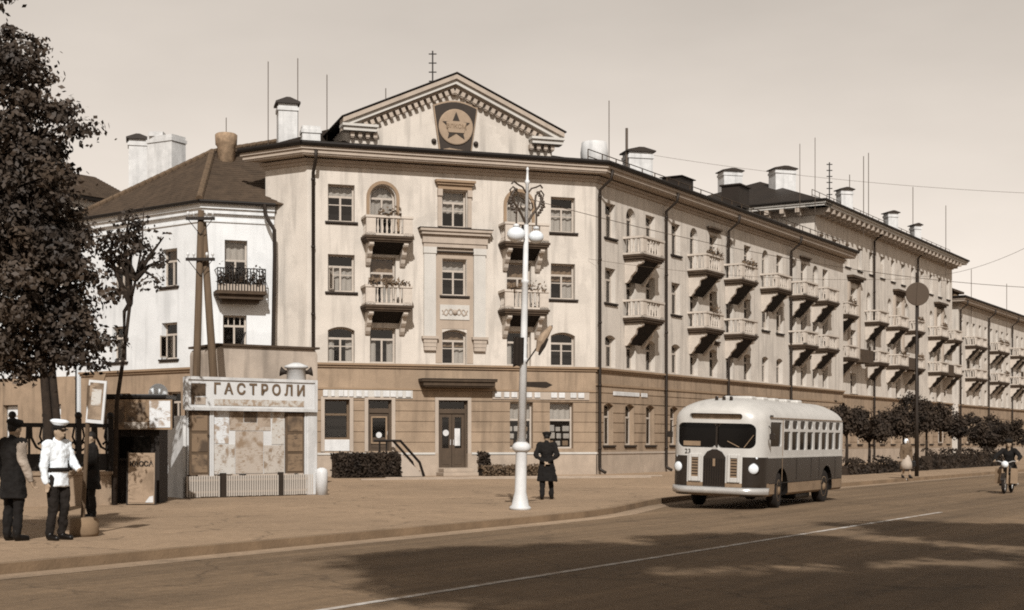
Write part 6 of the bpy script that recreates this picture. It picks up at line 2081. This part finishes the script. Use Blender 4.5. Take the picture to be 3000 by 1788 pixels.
# policeman, facing right towards the sign pole
person('person', 'policeman in white tunic and white peaked cap with dark breeches', feet(168, 1583), R(62), 1.78,
       dict(wL=(.10, -.33, 1.06), eL=(.26, -.08, 1.13), wR=(-.24, -.02, .86), kL=(.10, -.06, .51), aL=(.11, .03, .09), tL=(.13, -.14, .035), aR=(-.10, .06, .09), tR=(-.12, -.11, .035), hd=(0, -.04, 1.63)),
       top=M_TUNIC, hem=.80, flare=.175, pants=M_NAVY, shoes=M_BOOT, hat='peaked', hatm=M_TUNIC, belt=M_NAVY)
# man in dark clothes cut by the frame
person('person', 'man in dark cap and dark waistcoat with one pale shirt sleeve at the left edge', feet(38, 1585), R(150), 1.82,
       dict(wR=(-.27, -.1, .88), hd=(.01, -.04, 1.62)), top=M_BLACKC, hem=.62, flare=.2, pants=M_BLACKC, shoes=M_BOOT, hat='flat', hatm=M_BLACKC, sleeve=False)
# man in dark coat behind the sign pole
person('person', 'man in dark coat half hidden behind the leaning sign pole', feet(268, 1520), R(-65), 1.70,
       dict(wL=(.16, -.25, 1.02), eL=(.26, .0, 1.14), wR=(-.16, -.25, .98), eR=(-.26, .0, 1.14), kR=(-.1, -.10, .52), aR=(-.1, .0, .09)), top=M_BLACKC, hem=.60, flare=.2, pants=M_NAVY, shoes=M_BOOT)
# pedestrian walking away, hands behind his back
person('person', 'man in long black coat and cap walking away behind the street lamp', feet(1602, 1464), R(176), 1.74,
       dict(wL=(.04, .19, .98), eL=(.29, .12, 1.16), wR=(-.04, .19, .98), eR=(-.29, .12, 1.16), kL=(.10, .06, .51), aL=(.12, .16, .10), tL=(.13, .03, .04), kR=(-.10, -.10, .52), aR=(-.12, -.12, .09), tR=(-.13, -.30, .04), hd=(0, -.05, 1.62)),
       top=M_BLACKC, hem=.48, flare=.265, pants=M_BLACKC, shoes=M_BOOT, hat='flat', hatm=M_BLACKC)
# woman with a bag on the far pavement
wm = person('person', 'woman in pale headscarf and grey dress walking on the far pavement', feet(2655, 1402), R(15), 1.62,
            dict(aL=(.1, -.12, .09), tL=(.12, -.28, .04), kL=(.1, -.14, .5), aR=(-.1, .14, .1), tR=(-.11, .02, .05)), top=M_GREYD, hem=.84, flare=.2, skirt=(M_PALES, .42, .27), shoes=M_BOOT, hat='scarf', hatm=M_TUNIC, vox=.018)
g = feet(2672, 1402)
bag = thing('handbag', 'dark handbag held by the walking woman', 'bag', (g[0], g[1], 0))
mb = MB(); mb.prism([(-.16, .48), (.16, .48), (.13, .72), (-.13, .72)], -.06, .06); bevel(mb.build('bag_body', M_BOOT, bag), .02)
mb = MB(); mb.tube([(-.09, 0, .72), (-.06, 0, .82), (.06, 0, .82), (.09, 0, .72)], .01, 6); mb.build('bag_handle', M_BOOT, bag)

# ---------------------------------------------------------------- motorcycle and rider
mg = gnd(2962, 1434)
moto = thing('motorcycle', 'dark motorcycle with pale leg shields coming along the road at the right edge', 'motorcycle', (mg.x, mg.y + .3, -.128), R(-28))
def tor(mb, c, r, w, seg=24, mseg=8):
    vs, fs = [], []
    for i in range(seg):
        a = 2 * math.pi * i / seg
        for k in range(mseg):
            b = 2 * math.pi * k / mseg
            rr = r + w * math.cos(b)
            vs.append((c[0] + w * math.sin(b), c[1] + rr * math.cos(a), c[2] + rr * math.sin(a)))
    for i in range(seg):
        for k in range(mseg):
            fs.append((i * mseg + k, ((i + 1) % seg) * mseg + k, ((i + 1) % seg) * mseg + (k + 1) % mseg, i * mseg + (k + 1) % mseg))
    mb.add(vs, fs)
for y in (-.68, .68):
    mb = MB(); tor(mb, (0, y, .31), .26, .05); wh = mb.build('wheel', M_TYRE, moto, None, True)
    mb = MB(); tor(mb, (0, y, .31), .215, .02); mb.build('rim', M_CHROME, wh, None, True)
    for i in range(10):
        a = math.pi * i / 5; mb = MB(); mb.tube([(0, y, .31), (0, y + .2 * math.cos(a), .31 + .2 * math.sin(a))], .005, 4); mb.build('spoke', M_CHROME, wh)
    mb = MB(); pts = [(y + .33 * math.cos(t), .31 + .33 * math.sin(t)) for t in [R(20 + 14 * i) for i in range(11)]]
    for k in range(10):
        (a, b), (c, d) = pts[k], pts[k + 1]; mb.quad((-.07, a, b), (.07, a, b), (.07, c, d), (-.07, c, d))
    o = mb.build('mudguard', M_BDARK, moto); so = o.modifiers.new('thick', 'SOLIDIFY'); so.thickness = .012
for sx in (-1, 1):
    mb = MB(); mb.tube([(sx * .08, -.68, .31), (sx * .08, -.46, .92)], .025, 8); mb.build('fork', M_SKIRT, moto)
    mb = MB(); mb.prism([(-.12, .32), (.10, .30), (.12, .78), (-.10, .80)], -.01, .01); bevel(mb.build('leg_shield', M_SKIRT, moto, T(sx * .24, -.3, 0) @ RZ(sx * R(20))), .005)
    mb = MB(); mb.tube([(sx * .05, -.44, .96), (sx * .22, -.42, 1.02), (sx * .36, -.30, 1.0)], .017, 8); mb.build('handlebar', M_CHROME, moto)
    mb = MB(); mb.tube([(sx * .14, .1, .28), (sx * .16, .9, .26)], .035, 8); mb.build('exhaust', M_CHROME, moto)
mb = MB(); mb.sphere((0, -.1, .78), .2, 14, 10, sz=(.15, .30, .13)); mb.build('fuel_tank', M_BDARK, moto, None, True)
mb = MB(); mb.box(-.13, .13, .18, .72, .72, .80); bevel(mb.build('seat', M_BOOT, moto), .04, 3)
mb = MB(); mb.box(-.15, .15, -.22, .22, .26, .58); bevel(mb.build('engine', M_SKIRT, moto), .04, 3)
mb = MB(); mb.tube([(0, -.42, .85), (0, -.36, .3), (0, .3, .28), (0, .68, .31)], .03, 8); mb.build('frame', M_BDARK, moto)
mb = MB(); mb.lathe([(.03, -.12), (.10, -.06), (.11, .02), (.02, .05)], 16); put(mb.mesh('headlight', M_LENS, True), 'headlight', moto, T(0, -.56, .92) @ Matrix.Rotation(R(90), 4, 'X'))
rd_ = (mg.x, mg.y + .3, -.128)
person('person', 'motorcyclist in dark jacket and dark cap riding at the right edge', rd_, R(-28), 1.75,
       dict(pel=(0, .38, .90), hL=(.1, .36, .88), hR=(-.1, .36, .88), kL=(.24, -.02, .72), kR=(-.24, -.02, .72), aL=(.22, .12, .32), aR=(-.22, .12, .32), tL=(.22, -.06, .27), tR=(-.22, -.06, .27),
            ch=(0, .30, 1.22), nk=(0, .24, 1.40), sL=(.19, .26, 1.35), sR=(-.19, .26, 1.35), eL=(.38, .02, 1.16), eR=(-.38, .02, 1.16), wL=(.35, -.27, 1.04), wR=(-.35, -.27, 1.04), hd=(0, .18, 1.56)),
       top=M_BLACKC, hem=.80, flare=.17, pants=M_NAVY, shoes=M_BOOT, hat='flat', hatm=M_BLACKC, vox=.018)

# ---------------------------------------------------------------- overhead wires
def wire(p, q, sag, lab):
    p, q = Vector(p), Vector(q); mb = MB()
    mb.tube([p.lerp(q, i / 16) - Vector((0, 0, sag * 4 * (i / 16) * (1 - i / 16))) for i in range(17)], .007, 4)
    return tag(mb.build('overhead_wire', M_WIRE, None), lab, 'wire')
wire((mp0.x, mp0.y, 8.6), (ff.M @ Vector((ff.W - .4, -.1, 9.9))) + main.location, .35, 'thin wire strung from the disc mast to the corner building')
wire((mp0.x, mp0.y, 8.7), at(2520 * V, 590 * V, 48), .3, 'thin wire strung from the disc mast out of the right edge')
wire(at(2500 * V, 470 * V, 62), at(1590 * V, 378 * V, 70), .25, 'thin wire from the corner roof out of the right edge, uppermost of the wires')
wire((lamp.location.x + .1, 31.7, 6.9), at(2510 * V, 700 * V, 40), .35, 'thin wire from the street lamp across to the right edge')
